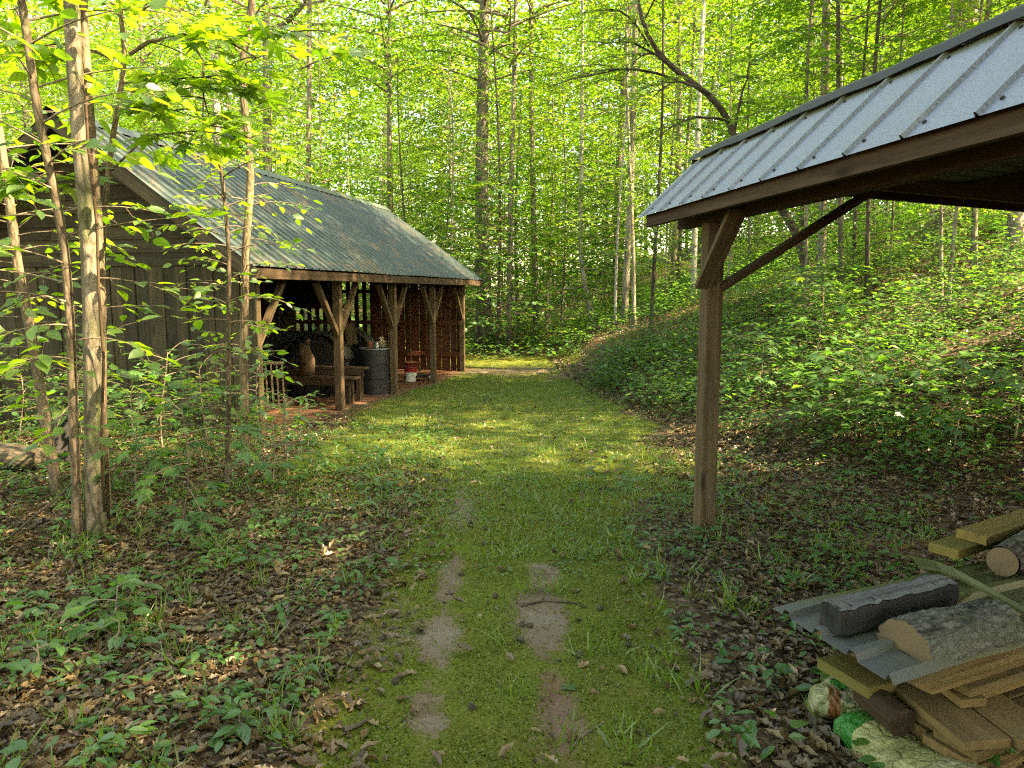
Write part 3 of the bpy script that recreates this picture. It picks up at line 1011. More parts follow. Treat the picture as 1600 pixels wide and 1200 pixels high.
def spray(g, base, az, L, rise, droop, n_twig, twig_len, per_m, size, limbs=None, spread=0.35, r0=0.02, inner=0.2, twig_mesh=False, flat=0.25):
    """one branch with flat sprays of leaves; returns P, D, N"""
    d = np.array([math.sin(az), math.cos(az), 0.0])
    side = np.array([d[1], -d[0], 0])
    bend = g.normal() * 0.12
    s = np.linspace(0, 1, 7)
    path = base + np.outer(s * L, d) + np.outer(s * s * L * bend, side) + np.outer(rise * L * s - droop * L * s * s, [0, 0, 1])
    if limbs is not None:
        limbs.tube(path, r0 * (1 - 0.85 * s), 4 if not twig_mesh else 5, cap=False)
    P, D = [], []
    for k in range(n_twig + 1):
        if k == n_twig:
            u = 0.72
            sg, ang = 1, 0.0
        else:
            u = inner + (1 - inner) * (k + g.random()) / n_twig
            sg = 1 if k % 2 else -1
            ang = sg * g.uniform(0.6, 1.2)
        i = min(int(u * 6), 5)
        b0 = path[i] + (path[i + 1] - path[i]) * (u * 6 - i)
        tl = twig_len * g.uniform(0.5, 1.2) * (1.15 - 0.6 * u)
        if ang == 0.0: tl = L * 0.32
        td = math.cos(ang) * d + math.sin(ang) * side
        td = td + np.array([0, 0, g.normal() * flat])
        m = max(2, int(tl * per_m))
        q = (np.arange(m) + g.random(m) * 0.7) / m
        pts = b0 + np.outer(q * tl, td) - np.outer(q * q * tl * 0.25, [0, 0, 1])
        if twig_mesh:
            limbs.tube(np.array([b0, b0 + td * tl * 0.5 - np.array([0, 0, tl * 0.06]), b0 + td * tl - np.array([0, 0, tl * 0.25])]), [r0 * 0.28, r0 * 0.2, r0 * 0.1], 3, cap=False)
        P.append(pts)
        a = np.where(np.arange(m) % 2 == 0, 1, -1) * g.uniform(0.5, 1.25, m)
        a[-1] *= 0.2
        tds = np.array([td[1], -td[0], 0])
        D.append(np.cos(a)[:, None] * td + np.sin(a)[:, None] * tds + np.array([0, 0, -0.18]) + g.normal(size=(m, 3)) * 0.1)
    P = np.concatenate(P)
    D = np.concatenate(D)
    N = rnd_normals(g, len(P), spread)
    return P, D, N


def crown_mesh(seed, h0, h1, rad, n_br, size, shape='flat', twigs=7, twig_len=0.8, per_m=11, prof=None, spread=0.35, trunk=None, rise=0.35, droop=0.3,
               mat='leaf_far', twig_mesh=False, flat=0.25, r0=0.03, tint0=0.5, inner=0.2, name='crown'):
    """returns (leaf mesh, limb mesh)"""
    g = np.random.default_rng(seed)
    limbs = MB()
    PP, DD, NN, TT = [], [], [], []
    for k in range(n_br):
        t = (k + g.random()) / n_br
        h = h0 + (h1 - h0) * t
        pr = prof(t) if prof else (0.35 + 0.9 * math.sin(math.pi * min(1, t * 0.9 + 0.12)))
        L = rad * pr * g.uniform(0.6, 1.15)
        if trunk is not None:
            zt = trunk[:, 2]
            bx = np.array([np.interp(h, zt, trunk[:, 0]), np.interp(h, zt, trunk[:, 1]), h])
        else:
            bx = np.array([0, 0, h])
        az = k * 2.4 + g.normal() * 0.4
        nt_ = max(2, int(twigs * (0.5 + 0.6 * pr)))
        P, D, N = spray(g, bx, az, L, rise * g.uniform(0.4, 1.4) + 0.5 * t * t, droop * g.uniform(0.4, 1.4), nt_, twig_len, per_m, size, limbs, spread, r0 * (0.6 + 0.5 * pr), inner, twig_mesh, flat)
        PP.append(P); DD.append(D); NN.append(N)
        TT.append(np.clip(g.normal(tint0, 0.16) + g.normal(size=len(P)) * 0.16, 0, 1))
    P, D, N, T = map(np.concatenate, (PP, DD, NN, TT))
    V, Fa, T2 = scatter_leaves(P, D, N, size * g.uniform(0.65, 1.25, len(P)), shape, T)
    return raw_mesh(name, V, [Fa], T2, None, [M[mat]], shape == 'ovate'), limbs.mesh('limbs', M['twig'], True)


def trunk_path(base, pts):
    return np.asarray(pts, float) - np.asarray(base, float)


# ---- shared crowns for the wood behind
CAN, MID, LOW = [], [], []
DEN = [crown_mesh(150 + i, 5.5, 18.0, 4.0, 95, 0.20, 'flat', 9, 1.2, 7, None, 0.45, None, 0.45, 0.25, 'leaf_far', r0=0.05) for i in range(2)]
for i in range(4):
    CAN.append(crown_mesh(100 + i, 9.5, 21.0, 3.6, 46, 0.20, 'flat', 8, 1.1, 5.0, None, 0.45, None, 0.45, 0.25, 'leaf_far', r0=0.05))
for i in range(6):
    MID.append(crown_mesh(200 + i, 1.7 + 0.5 * (i % 3), 11.5, 2.8, 54, (0.10, 0.12, 0.14)[i % 3], 'kite', 11, 1.0, (16, 13, 11)[i % 3], lambda t: 0.55 + 0.6 * math.sin(math.pi * min(1, t * 0.85 + 0.1)), 0.30, None, 0.42, 0.30, 'leaf_far', r0=0.011, flat=0.12, tint0=0.42))
for i in range(4):
    LOW.append(crown_mesh(300 + i, 0.35, 2.6, 1.0, 26, 0.10, 'kite', 6, 0.5, 13, lambda t: 1.0 - 0.5 * t, 0.35, None, 0.25, 0.25, 'leaf_low', r0=0.009))

TREE_GROUP = {}


def make_trunk(pts, r, nseg=18, seed=0, taper=0.5, flare=1.5, sides=9, rough=0.08, mat='bark_grey'):
    """pts relative to base, smooth tube; r = radius at breast height"""
    pts = np.asarray(pts, float)
    s = np.concatenate([[0], np.cumsum(np.linalg.norm(np.diff(pts, axis=0), axis=1))])
    q = np.linspace(0, s[-1], nseg)
    q = s[-1] * (q / s[-1]) ** 1.25
    # smooth by catmull style resampling
    c = np.stack([np.interp(q, s, pts[:, k]) for k in range(3)], 1)
    for _ in range(2):
        c[1:-1] = 0.25 * c[:-2] + 0.5 * c[1:-1] + 0.25 * c[2:]
    fr = q / s[-1]
    rad = r * (1 - (1 - taper) * fr) * (1 + (flare - 1) * np.exp(-q / max(0.25, r * 2.2)))
    mb = MB()
    mb.tube(c, rad, sides, cap=True, rough=rough, seed=seed)
    return mb.mesh('trunk', M[mat], True), c


def stem_curve(H, lean, seed, wig=0.02):
    g = np.random.default_rng(seed)
    z = np.linspace(0, H, 12)
    ph = g.random(4) * 6
    x = lean[0] * z + wig * H * (np.sin(z / H * 5 + ph[0]) - math.sin(ph[0])) * 0.5
    y = lean[1] * z + wig * H * (np.sin(z / H * 4 + ph[1]) - math.sin(ph[1])) * 0.5
    p = np.stack([x, y, z], 1)
    p[0, 2] = -0.15
    return p


def add_tree(name, x, y, r, H, crown, label, cat='tree', group=None, lean=(0, 0), seed=0, mat='bark_grey', cs=(1, 1), taper=0.45, pts=None, wig=0.02, dz=0.0, rot=None):
    z = float(gz(x, y)) - 0.02
    root = empty(name, (x, y, z))
    tag(root, label, cat, group)
    pt = stem_curve(H, lean, seed, wig) if pts is None else np.asarray(pts, float)
    me, c = make_trunk(pt, r, 16, seed, taper, 1.5, 9 if r > 0.08 else 6, 0.07, mat)
    link('trunk', me, root)
    if crown is not None:
        g = np.random.default_rng(seed + 5)
        rz = g.random() * 6.28 if rot is None else rot
        for nm, me in (('crown', crown[0]), ('limbs', crown[1])):
            o = link(nm, me, root)
            o.rotation_euler = (lean[1] * -0.6, lean[0] * 0.6, rz)
            o.scale = (cs[0], cs[0], cs[1])
            o.location = (lean[0] * 2, lean[1] * 2, dz)
    return root


def bush(x, y, k, s, sz, label, group, name='shrub', seed=0):
    z = float(gz(x, y)) - 0.03
    root = empty(name, (x, y, z), seed * 1.7)
    tag(root, label, 'shrub', group)
    for nm, me in (('foliage', LOW[k][0]), ('stems', LOW[k][1])):
        o = link(nm, me, root)
        o.scale = (s, s, sz)
    return root


# ------------------------------------------------------------------ the wood: trunks one can pick out in the photograph
# (u at mid height, forward distance, width px, lean, kind, bark, label)
def X_at(u, y):
    return (u - 800) / F_PX * y * 1.0


TREES = [
    (425, 24.0, 16, (0.0, 0), 'can', 'bark_grey', 'grey trunk rising behind the barn roof with a forked limb to its right'),
    (345, 27.0, 15, (0.0, 0), 'can', 'bark_pale', 'pale whitish trunk behind the barn roof ridge'),
    (482, 28.0, 10, (0.02, 0), 'can', 'bark_grey', 'leaning brown trunk behind middle of barn roof'),
    (612, 30.0, 9, (0.0, 0), 'can', 'bark_grey', 'straight bare pole trunk just above far end of barn roof ridge'),
    (640, 28.0, 5, (-0.01, 0), 'mid', 'bark_dark', 'thin dark stem above the sloping far edge of barn roof'),
    (757, 27.0, 24, (0.0, 0), 'can', 'bark_grey', 'thickest trunk beyond the far corner of the barn'),
    (777, 24.5, 6, (-0.02, 0), 'mid', 'bark_dark', 'thin dark trunk right beside the thickest trunk beyond the barn'),
    (796, 26.0, 10, (0.0, 0), 'can', 'bark_grey', 'straight brown trunk second beyond the barn corner past the thick one'),
    (810, 31.0, 7, (0.01, 0), 'mid', 'bark_grey', 'slim trunk close behind the straight brown trunk at end of track'),
    (838, 29.0, 10, (0.0, 0), 'can', 'bark_grey', 'greyish trunk standing over the end of the track'),
    (853, 33.0, 6, (0.01, 0), 'mid', 'bark_grey', 'slim far trunk between grey trunk and curved trunk'),
    (876, 30.0, 5, (0.0, 0), 'mid', 'bark_grey', 'very thin straight stem left of the curved trunk'),
    (961, 22.5, 5, (0.02, 0), 'mid', 'bark_pale', 'thin pale stem at top of the sunlit debris bank'),
    (974, 22.0, 11, (0.01, 0), 'can', 'bark_grey', 'stout reddish trunk on top of the debris bank'),
    (990, 21.0, 7, (-0.02, 0), 'mid', 'bark_grey', 'forked slim trunk right of the stout bank trunk'),
    (1016, 17.0, 7, (0.0, 0), 'mid', 'bark_dark', 'straight dark slender trunk at foot of bank nearest the carport'),
    (1038, 24.0, 4, (0.0, 0), 'mid', 'bark_grey', 'thin sapling stem on the slope left of carport post'),
    (1082, 22.0, 9, (-0.012, 0), 'can', 'bark_pale', 'sunlit pale trunk just left of the carport post'),
    (1167, 25.0, 5, (0.0, 0), 'mid', 'bark_grey', 'slender stem seen between the two carport braces'),
    (1251, 18.0, 8, (-0.01, 0), 'mid', 'bark_dark', 'dark straight trunk above middle of carport roof'),
    (1279, 15.5, 14, (0.0, 0), 'can', 'bark_grey', 'mossy grey trunk under the carport eave, bushy base'),
    (1312, 13.5, 8, (-0.015, 0), 'mid', 'bark_dark', 'dark slim trunk right of the mossy grey trunk'),
    (1329, 15.0, 6, (0.0, 0), 'mid', 'bark_dark', 'thin dark stem between two dark slim trunks on the slope'),
    (1352, 13.0, 7, (0.01, 0), 'mid', 'bark_dark', 'rightmost of the three dark slim stems under the carport roof'),
    (1461, 17.0, 38, (0.0, 0), 'can', 'bark_grey', 'massive vine covered trunk on slope at right'),
]
for i, (u, Y, wpx, ln, kind, bk, lab) in enumerate(TREES):
    x = X_at(u, Y)
    r = wpx * Y / F_PX / 2
    H = 20 if kind == 'can' else 10.5
    H *= 0.9 + 0.25 * random.random()
    cr = CAN[i % 4] if kind == 'can' else MID[i % 6]
    sc = (0.9 + 0.25 * random.random(), H / (20 if kind == 'can' else 10.5))
    if u in (1251, 1016, 990): sc = (0.35, sc[1])
    add_tree('tree', x, Y, r, H, cr, lab, 'tree', 'forest trees', ln, 40 + i, bk, sc, 0.4 if kind == 'can' else 0.3, dz=5.0 if Y < 18 and kind == 'can' else 0.0, wig=0.012 if kind == 'can' else 0.02)

# the trunk with a curved foot
b0 = np.array([X_at(930, 27), 27.0])
pts = [(0, 0, -0.2), (-0.10, 0, 0.35), (-0.36, 0, 1.0), (-0.50, 0, 1.9), (-0.60, 0, 3.2), (-0.55, 0, 5), (-0.6, 0, 12)]
add_tree('tree', b0[0], 27.0, 0.105, 12, MID[1], 'tree with pale trunk bowed at its foot beyond the bank', 'tree', 'forest trees', (0, 0), 71, 'bark_pale', (1.1, 1.15), 0.4, pts)
# the dark leaning tree that arches over the track from behind the carport
YB = 14.5
lp = [(1280, 432), (1247, 368), (1211, 308), (1165, 262), (1146, 212), (1138, 180), (1108, 146), (1062, 116), (1032, 88), (1014, 72), (1002, 38), (995, -10), (985, -70)]
W = np.array([at(u, v, YB - 0.09 * k) for k, (u, v) in enumerate(lp)])
base = gpt(W[0][0], W[0][1])
W[0] = base - np.array([0, 0, 0.2])
troot = empty('leaning_tree', base)
tag(troot, 'dark bare limbed tree leaning left over the carport ridge', 'tree', 'forest trees')
me, cc = make_trunk(W - base, 0.10, 30, 5, 0.25, 1.3, 8, 0.06, 'bark_dark')
link('trunk', me, troot)
lim = MB()
g = np.random.default_rng(8)
PP, DD, NN = [], [], []
for a, b_, r in (((1085, 135), (860, 137), 0.032), ((1060, 116), (925, 78), 0.028), ((1108, 146), (1000, 168), 0.025), ((1140, 190), (1010, 235), 0.03), ((1146, 212), (1180, 100), 0.03),
                 ((1014, 72), (930, 20), 0.025), ((1002, 38), (1080, -20), 0.02), ((1165, 262), (1070, 300), 0.02), ((1032, 88), (960, 150), 0.02)):
    A, B = at(*a, YB - 0.6) - base, at(*b_, YB - 1.2 - g.random() * 1.5) - base
    t = np.linspace(0, 1, 8)[:, None]
    path = A + (B - A) * t + np.array([0, 0, 0.28]) * (np.sin(t * 3.1)) + g.normal(size=(8, 3)) * 0.03 * t
    lim.tube(path, r * (1 - 0.75 * t[:, 0]), 5, cap=False)
    Lb_ = np.linalg.norm(B - A)
    for k in range(5):
        q = 0.3 + 0.7 * g.random()
        j = min(int(q * 7), 6)
        az = math.atan2((B - A)[0], (B - A)[1]) + g.normal() * 0.9
        P, D, N = spray(g, path[j], az, 0.5 * Lb_ * g.uniform(0.5, 1), 0.1, 0.3, 6, 0.5, 13, 0.1, lim, 0.4, 0.01, 0.15, True)
        PP.append(P); DD.append(D); NN.append(N)
P, D, N = map(np.concatenate, (PP, DD, NN))
V, Fa, T2 = scatter_leaves(P, D, N, 0.105 * g.uniform(0.6, 1.2, len(P)), 'kite', np.clip(g.normal(0.45, 0.2, len(P)), 0, 1))
link('crown', raw_mesh('crown', V, [Fa], T2, None, [M['leaf_far']]), troot)
link('limbs', lim.mesh('limbs', M['bark_dark']), troot)
# forked limb over the barn roof belongs to the first tree
t0 = [o for o in COL.objects if o.get('label', '').startswith('grey trunk rising')][0]
mb = MB()
tb = np.array(t0.location)
mb.tube(np.array([at(u, v, 24) for u, v in ((424, 60), (432, 45), (452, 30), (470, 12), (482, -12), (500, -50))]) - tb, [0.10, 0.095, 0.085, 0.075, 0.065, 0.05], 7)
mb.build('limb', M['bark_dark'], t0, True)

# ---- fill: the rest of the wood
FILL = 'slender trees of the deep wood'
FLAB = 'one of many slender forest trees filling the wood behind'
taken = [(o.location.x, o.location.y) for o in COL.objects if o.type == 'EMPTY' and o.get('category') == 'tree']


def ok_spot(x, y, dmin):
    t, s = barn_ts(x, y)
    if -1.5 < t < 4 * BAY + 2 and -2.0 < s < 2 * HALF + 1.0: return False
    if abs(x + 0.2) < 3.0 and y < 22: return False
    if dmin > 0 and x > 3.5 and y < 22.5: return False
    for a, b_ in taken:
        if (a - x) ** 2 + (b_ - y) ** 2 < dmin * dmin: return False
    return True


g = np.random.default_rng(77)
n_fill = 0
tries = 0
while n_fill < 125 and tries < 9000:
    tries += 1
    y = 19 + 36 * g.random() ** 0.8
    x = (g.random() - 0.5) * 2 * (0.76 * y + 2)
    if not ok_spot(x, y, 1.5 if y < 30 else 1.7): continue
    taken.append((x, y))
    kind = 'can' if g.random() < 0.12 else 'mid'
    H = (18 + 6 * g.random()) if kind == 'can' else (8 + 5 * g.random())
    r = (0.07 + 0.11 * g.random()) if kind == 'can' else (0.028 + 0.035 * g.random())
    cr = CAN[n_fill % 4] if kind == 'can' else MID[n_fill % 6]
    add_tree('tree', x, y, r, H, cr, FLAB, 'tree', FILL, (g.normal() * 0.02, g.normal() * 0.02), 400 + n_fill, ['bark_grey', 'bark_grey', 'bark_dark', 'bark_pale'][n_fill % 4],
             (0.85 + 0.4 * g.random(), H / (20 if kind == 'can' else 10.5)), 0.35)
    n_fill += 1

# ---- slope on the right and trees beyond the frame whose shade falls on the clearing
SIDE = 'trees of the right hand slope'
side_spots = [(9.9, 9.2, 'd'), (8.3, 12.6, 'c'), (13.2, 5.8, 'c'), (10.9, 6.0, 'c'), (10.8, 13.4, 'c'), (11.8, 2.6, 'd'), (8.8, 1.2, 'd'), (12.6, 10.8, 'c'), (10.4, -2.4, 'd'), (15.2, -0.6, 'd'), (8.0, -4.6, 'd'), (13.0, -6.0, 'd'), (5.2, -7.4, 'd'), (16.5, 10, 'c'),
              (7.9, 13, 'm'), (17.5, 13.5, 'm'), (14, 22, 'm'),
              (8.4, 9.6, 'm'), (9.8, 12.2, 'm'), (14.6, 14.4, 'm'), (11.0, 22.5, 'm'), (13.5, 20.5, 'm'), (16.5, 19, 'm'),
              (5.2, 13.4, 's'), (4.6, 16.2, 's'), (6.6, 11.6, 's'), (7.2, 14.5, 's'), (9, 15.5, 's'), (10.6, 13.6, 's'), (5.9, 10.2, 's'),
              (-3, -9, 'd'), (3, -11, 'd'), (-8, -6, 'd'), (-12, -1, 'd'), (8.5, -12, 'd'), (-7, -14, 'd'), (0.5, -16, 'd'), (-13, -9, 'd')]
for i, (x, y, kd) in enumerate(side_spots):
    if kd in 'ms':
        H = 11 if kd == 'm' else 6 + 3 * g.random(); cr = MID[i % 6]; r = 0.05 if kd == 'm' else 0.02 + 0.012 * g.random(); cs = (1.0, 1.05) if kd == 'm' else (0.36, H / 11.5)
    else:
        H = 18 + 3 * g.random(); cr = (DEN if kd == 'd' else CAN)[i % 2]; r = 0.12; cs = (1.0, H / 19 * (0.70 if kd == 'd' and i else 1.0))
    add_tree('tree', x, y, r, H, cr, 'one of the trees standing on the shaded slope at right' if x > 5 else 'one of the trees standing behind the viewer', 'tree', SIDE if x > 5 else 'trees behind the viewer', (g.normal() * 0.02, g.normal() * 0.02), 700 + i, 'bark_grey', cs, 0.4)

# ------------------------------------------------------------------ far wood closing the view (one mass)
def far_wood():
    g = np.random.default_rng(31)
    nC = 9500
    cy_ = g.uniform(57, 84, nC)
    cx = g.uniform(-1, 1, nC) * (cy_ * 0.80 + 4)
    cz = gz(cx, cy_) + 27 * g.random(nC) ** 0.85
    per = 40
    C = np.repeat(np.stack([cx, cy_, cz], 1), per, 0)
    off = g.normal(size=C.shape) * np.array([1.7, 1.7, 0.5])
    P = C + off
    D = g.normal(size=P.shape) * np.array([1, 1, 0.35])
    N = rnd_normals(g, len(P), 0.55)
    T = np.clip(np.repeat(g.normal(0.5, 0.28, nC), per) + g.normal(size=len(P)) * 0.12, 0, 1)
    V, Fa, T2 = scatter_leaves(P, D, N, g.uniform(0.26, 0.5, len(P)), 'flat', T)
    o = link('distant_wood', raw_mesh('distant_wood', V, [Fa], T2, None, [M['leaf_far']]))
    tag(o, 'bright green mass of foliage closing the view far behind the trunks', 'woods', None, 'stuff')
    mb = MB()
    for k in range(110):
        y = g.uniform(56, 80)
        x = g.uniform(-1, 1) * (0.74 * y)
        z = float(gz(x, y))
        mb.tube(stem_curve(24, (g.normal() * 0.02, 0), k, 0.01) + np.array([x, y, z]), np.linspace(0.16, 0.06, 12) * g.uniform(0.5, 1.5), 6, cap=False)
    t = mb.build('trunks', M['bark_grey'], o, True)
    t['kind'] = 'stuff'


far_wood()

# ------------------------------------------------------------------ trees close by at the left
def near_tree(name, pix, wpx, label, mat, crown=None, taper=0.6, sides=12, rough=0.10, seed=0, flare=1.35, yshift=0.0, group=None, shrink=1.0):
    b = ground_at(*pix[0])
    y0 = b[1]
    Wp = np.array([at(u, v, y0 + yshift * k) for k, (u, v) in enumerate(pix)])
    Wp[0] = b - np.array([0, 0, 0.15])
    root = empty(name, b)
    tag(root, label, 'tree', group)
    r = wpx * y0 / F_PX / 2
    me, c = make_trunk(Wp - b, r, 34, seed, taper, flare, sides, rough, mat)
    link('trunk', me, root)
    return root, c, b


root, c, b = near_tree('tree', [(148, 838), (146, 630), (142, 400), (133, 300), (123, 180), (117, 133), (112, 0), (104, -240), (100, -700), (98, -1400)], 29,
                       'thick pale barked trunk at left with brown vine, the largest of its clump', 'bark_big', None, 0.45, 14, 0.06, 3)
for nm, me in zip(('crown', 'limbs'), CAN[0]):
    o = link(nm, me, root); o.scale = (0.7, 0.7, 1.05)
mb = MB()
y0 = b[1]
mb.tube(np.array([at(u, v, y0 + 0.10) for u, v in ((162, 820), (158, 640), (157, 480), (154, 400), (149, 300), (137, 150), (131, 40), (124, -200))]) - b, [0.042, 0.036, 0.036, 0.036, 0.032, 0.03, 0.028, 0.025], 9, rough=0.05)
mb.build('second_stem', M['bark_thin'], root, True)
mb = MB()
mb.tube(np.array([at(u, v, y0 - 0.13) for u, v in ((163, 800), (158, 700), (162, 560), (154, 450), (152, 360), (146, 300), (138, 230), (134, 165), (136, 150))]) - b, 0.009, 6)
mb.build('vine', M['wood_brown'], root, True)

lt, c, b = near_tree('tree', [(93, 772), (77, 691), (57, 576), (46, 503), (27, 419), (14, 300), (4, 250), (-14, 120), (-30, 0), (-50, -200)], 17,
                     'slim trunk leaning left, leftmost of the near clump', 'bark_thin', None, 0.6, 9, 0.06, 4)
NC = dict(twig_mesh=True, mat='leaf_near', r0=0.0065, inner=0.25)
for nm, me in zip(('crown', 'limbs'), crown_mesh(501, 0.8, 3.8, 0.9, 32, 0.125, 'ovate', 5, 0.5, 10, lambda t: 0.8 + 0.4 * t, 0.4, c, 0.15, 0.3, tint0=0.55, **NC)):
    link(nm, me, lt)
tt, c, b = near_tree('tree', [(119, 843), (120, 760), (115, 668), (111, 515), (103, 400), (92, 330), (76, 260), (66, 200), (55, 170), (47, 80), (33, 0), (15, -140)], 15,
                     'slim twisting trunk in front of the thick pale trunk', 'bark_thin', None, 0.75, 9, 0.08, 5)
for nm, me in zip(('crown', 'limbs'), crown_mesh(502, 0.8, 3.9, 0.95, 36, 0.13, 'ovate', 5, 0.5, 9, lambda t: 0.75 + 0.45 * t, 0.4, c, 0.2, 0.3, tint0=0.6, **NC)):
    link(nm, me, tt)
# young broad leaved tree behind the thick trunk, its limb reaching over the barn roof
yt, c, b = near_tree('young_tree', [(168, 800), (162, 640), (160, 450), (161, 350), (167, 283), (180, 187), (193, 120), (201, 83), (188, 33), (183, -20), (178, -160)], 11,
                     'young tree with large lobed leaves and a limb arching before the barn roof', 'bark_thin', None, 0.6, 8, 0.05, 6)
y0 = b[1]
lim = MB()
g = np.random.default_rng(61)
PP, DD, NN = [], [], []
for pth, r in ((((203, 84), (233, 65), (287, 55), (350, 60), (400, 90)), 0.016), (((293, 57), (318, 95), (318, 150), (330, 195)), 0.009), (((183, 180), (215, 165), (270, 172), (330, 190)), 0.008),
               (((170, 270), (230, 212), (300, 205), (350, 190)), 0.008), (((196, 105), (150, 80), (95, 70)), 0.009), (((188, 35), (240, 5), (300, -20)), 0.010), (((190, 130), (260, 125), (320, 120)), 0.008),
               (((186, 10), (130, -15), (60, -10)), 0.010), (((350, 60), (420, 40), (480, 55)), 0.008), (((166, 290), (120, 270), (60, 285)), 0.008)):
    Pp = np.array([at(u, v, y0 - 0.10 * k) for k, (u, v) in enumerate(pth)]) - b
    lim.tube(Pp, np.linspace(r, r * 0.4, len(Pp)), 6, cap=False)
    s = np.linspace(0, 1, len(Pp))
    for k in range(7):
        q = 0.2 + 0.8 * g.random()
        bs_ = np.array([np.interp(q, s, Pp[:, a]) for a in range(3)])
        dd = Pp[-1] - Pp[0]
        P, D, N = spray(g, bs_, math.atan2(dd[0], dd[1]) + g.normal() * 1.0, 0.45 * g.uniform(0.5, 1.2), 0.1, 0.4, 2, 0.3, 7, 0.15, lim, 0.35, 0.006, 0.3, True)
        PP.append(P); DD.append(D); NN.append(N)
P, D, N = map(np.concatenate, (PP, DD, NN))
V, Fa, T2 = scatter_leaves(P, D, N, 0.17 * g.uniform(0.6, 1.15, len(P)), 'star', np.clip(g.normal(0.62, 0.2, len(P)), 0, 1))
link('crown', raw_mesh('crown', V, [Fa], T2, None, [M['leaf_near']]), yt)
link('limbs', lim.mesh('limbs', M['bark_thin']), yt)

sa, c, b = near_tree('sapling', [(355, 758), (357, 640), (357, 534), (358, 400), (353, 333), (347, 277), (341, 235)], 10,
                     'shorter thin sapling before barn corner, left of the taller one', 'bark_thin', None, 0.55, 8, 0.05, 7)
for nm, me in zip(('crown', 'limbs'), crown_mesh(503, 0.5, c[-1][2], 0.55, 30, 0.085, 'ovate', 4, 0.32, 13, lambda t: 0.8 + 0.3 * t, 0.4, c, 0.2, 0.3, tint0=0.5, **NC)):
    link(nm, me, sa)
sb, c, b = near_tree('sapling', [(378, 734), (383, 650), (380, 553), (383, 438), (383, 383), (393, 283), (387, 200), (375, 133), (380, 73), (392, 30), (396, -10), (400, -120)], 14,
                     'taller crooked sapling trunk before the barn corner', 'bark_thin', None, 0.7, 9, 0.08, 8)
for nm, me in zip(('crown', 'limbs'), crown_mesh(504, 0.5, 4.6, 0.7, 40, 0.095, 'ovate', 4, 0.4, 12, lambda t: 0.65 + 0.75 * t, 0.4, c, 0.2, 0.3, tint0=0.5, **NC)):
    link(nm, me, sb)
# understory trees whose leafy tops fill the upper left
for k, (x, y, hh, sc, lab) in enumerate(((-7.6, 9.0, 7.5, 1.0, 'bushy young maple left of the barn gable, beyond the near clump'), (-6.6, 6.2, 6.5, 0.8, 'broad leaved young tree at the left picture edge beside the leaning trunk'))):
    cm = crown_mesh(520 + k, 2.9, hh, 1.9, 46, 0.15, 'star', 6, 0.6, 8, lambda t: 0.75 + 0.3 * math.sin(3 * t), 0.4, None, 0.2, 0.3, 'leaf_near', True, tint0=0.6, r0=0.016)
    add_tree('young_tree', x, y, 0.035, hh, cm, lab, 'tree', None, (0.01, 0.0), 540 + k, 'bark_thin', (sc, 1), 0.4)

# ------------------------------------------------------------------ saplings and shrubs low down
def star_sapling(u, v, H, R_, n, label, seed, size=0.11, shape='star', name='sapling', per=7, stems=1):
    b = ground_at(u, v)
    root = empty(name, b)
    tag(root, label, 'sapling')
    p = stem_curve(H, (0.05, 0), seed, 0.06)
    me, c = make_trunk(p, 0.006 + 0.004 * H, 10, seed, 0.4, 1.2, 6, 0.03, 'twig')
    link('stem', me, root)
    cm = crown_mesh(seed, 0.30 * H, H, R_, n, size, shape, 3, 0.28, per, lambda t: 1.1 - 0.5 * t, 0.22, c, 0.15, 0.25, 'leaf_low', True, r0=0.005, tint0=0.45)
    link('crown', cm[0], root)
    link('limbs', cm[1], root)
    return root


star_sapling(282, 845, 0.95, 0.62, 12, 'maple seedling with flat layers of lobed leaves beside the thick trunk', 601, 0.115)
star_sapling(210, 720, 0.9, 0.6, 10, 'bright maple seedling standing against the barn boards', 602, 0.12)
star_sapling(450, 745, 0.75, 0.5, 16, 'bushy seedling with small pale leaves by the foot of barn corner', 603, 0.075, 'ovate', per=12)
star_sapling(405, 690, 0.9, 0.45, 14, 'upright seedling with small leaves close to the first barn post', 604, 0.08, 'ovate', per=12)
star_sapling(470, 700, 0.55, 0.4, 12, 'low pale green seedling at the shed floor edge', 605, 0.07, 'ovate', per=12)
star_sapling(30, 690, 0.8, 0.7, 14, 'leafy seedling at far left beside the fallen log', 606, 0.09, 'ovate', per=10)
star_sapling(215, 775, 0.8, 0.6, 12, 'seedling with lobed leaves close to the right of the thick trunk base', 616, 0.11)
star_sapling(320, 735, 1.0, 0.6, 14, 'leafy seedling just left of the shorter sapling', 617, 0.10)
star_sapling(255, 700, 1.1, 0.6, 14, 'taller leafy seedling near middle of the barn boards', 618, 0.09, 'ovate', per=11)
star_sapling(130, 705, 0.9, 0.6, 14, 'leafy seedling behind the blackened stump', 619, 0.09, 'ovate', per=11)
star_sapling(425, 760, 0.6, 0.45, 14, 'low bright seedling in front of the taller crooked sapling', 620, 0.075, 'ovate', per=12)
star_sapling(345, 660, 1.0, 0.5, 14, 'slender leafy seedling against the barn boards near the corner', 621, 0.085, 'ovate', per=11)
star_sapling(180, 985, 0.22, 0.13, 4, 'low hickory seedling with big oval leaves on the leaf litter', 607, 0.11, 'ovate', per=9)
star_sapling(185, 1018, 0.14, 0.10, 3, 'small seedling with drooping oval leaves in the left foreground', 608, 0.07, 'ovate', per=9)
star_sapling(60, 1062, 0.16, 0.12, 4, 'three leaved seedling at the left edge of the foreground', 609, 0.07, 'ovate', per=9)
star_sapling(375, 1150, 0.10, 0.07, 3, 'little seedling with two broad leaves beside the track', 610, 0.07, 'ovate', per=8)
star_sapling(1270, 600, 1.3, 0.9, 16, 'maple seedling spreading flat leaf layers on the slope behind carport post', 611, 0.12)
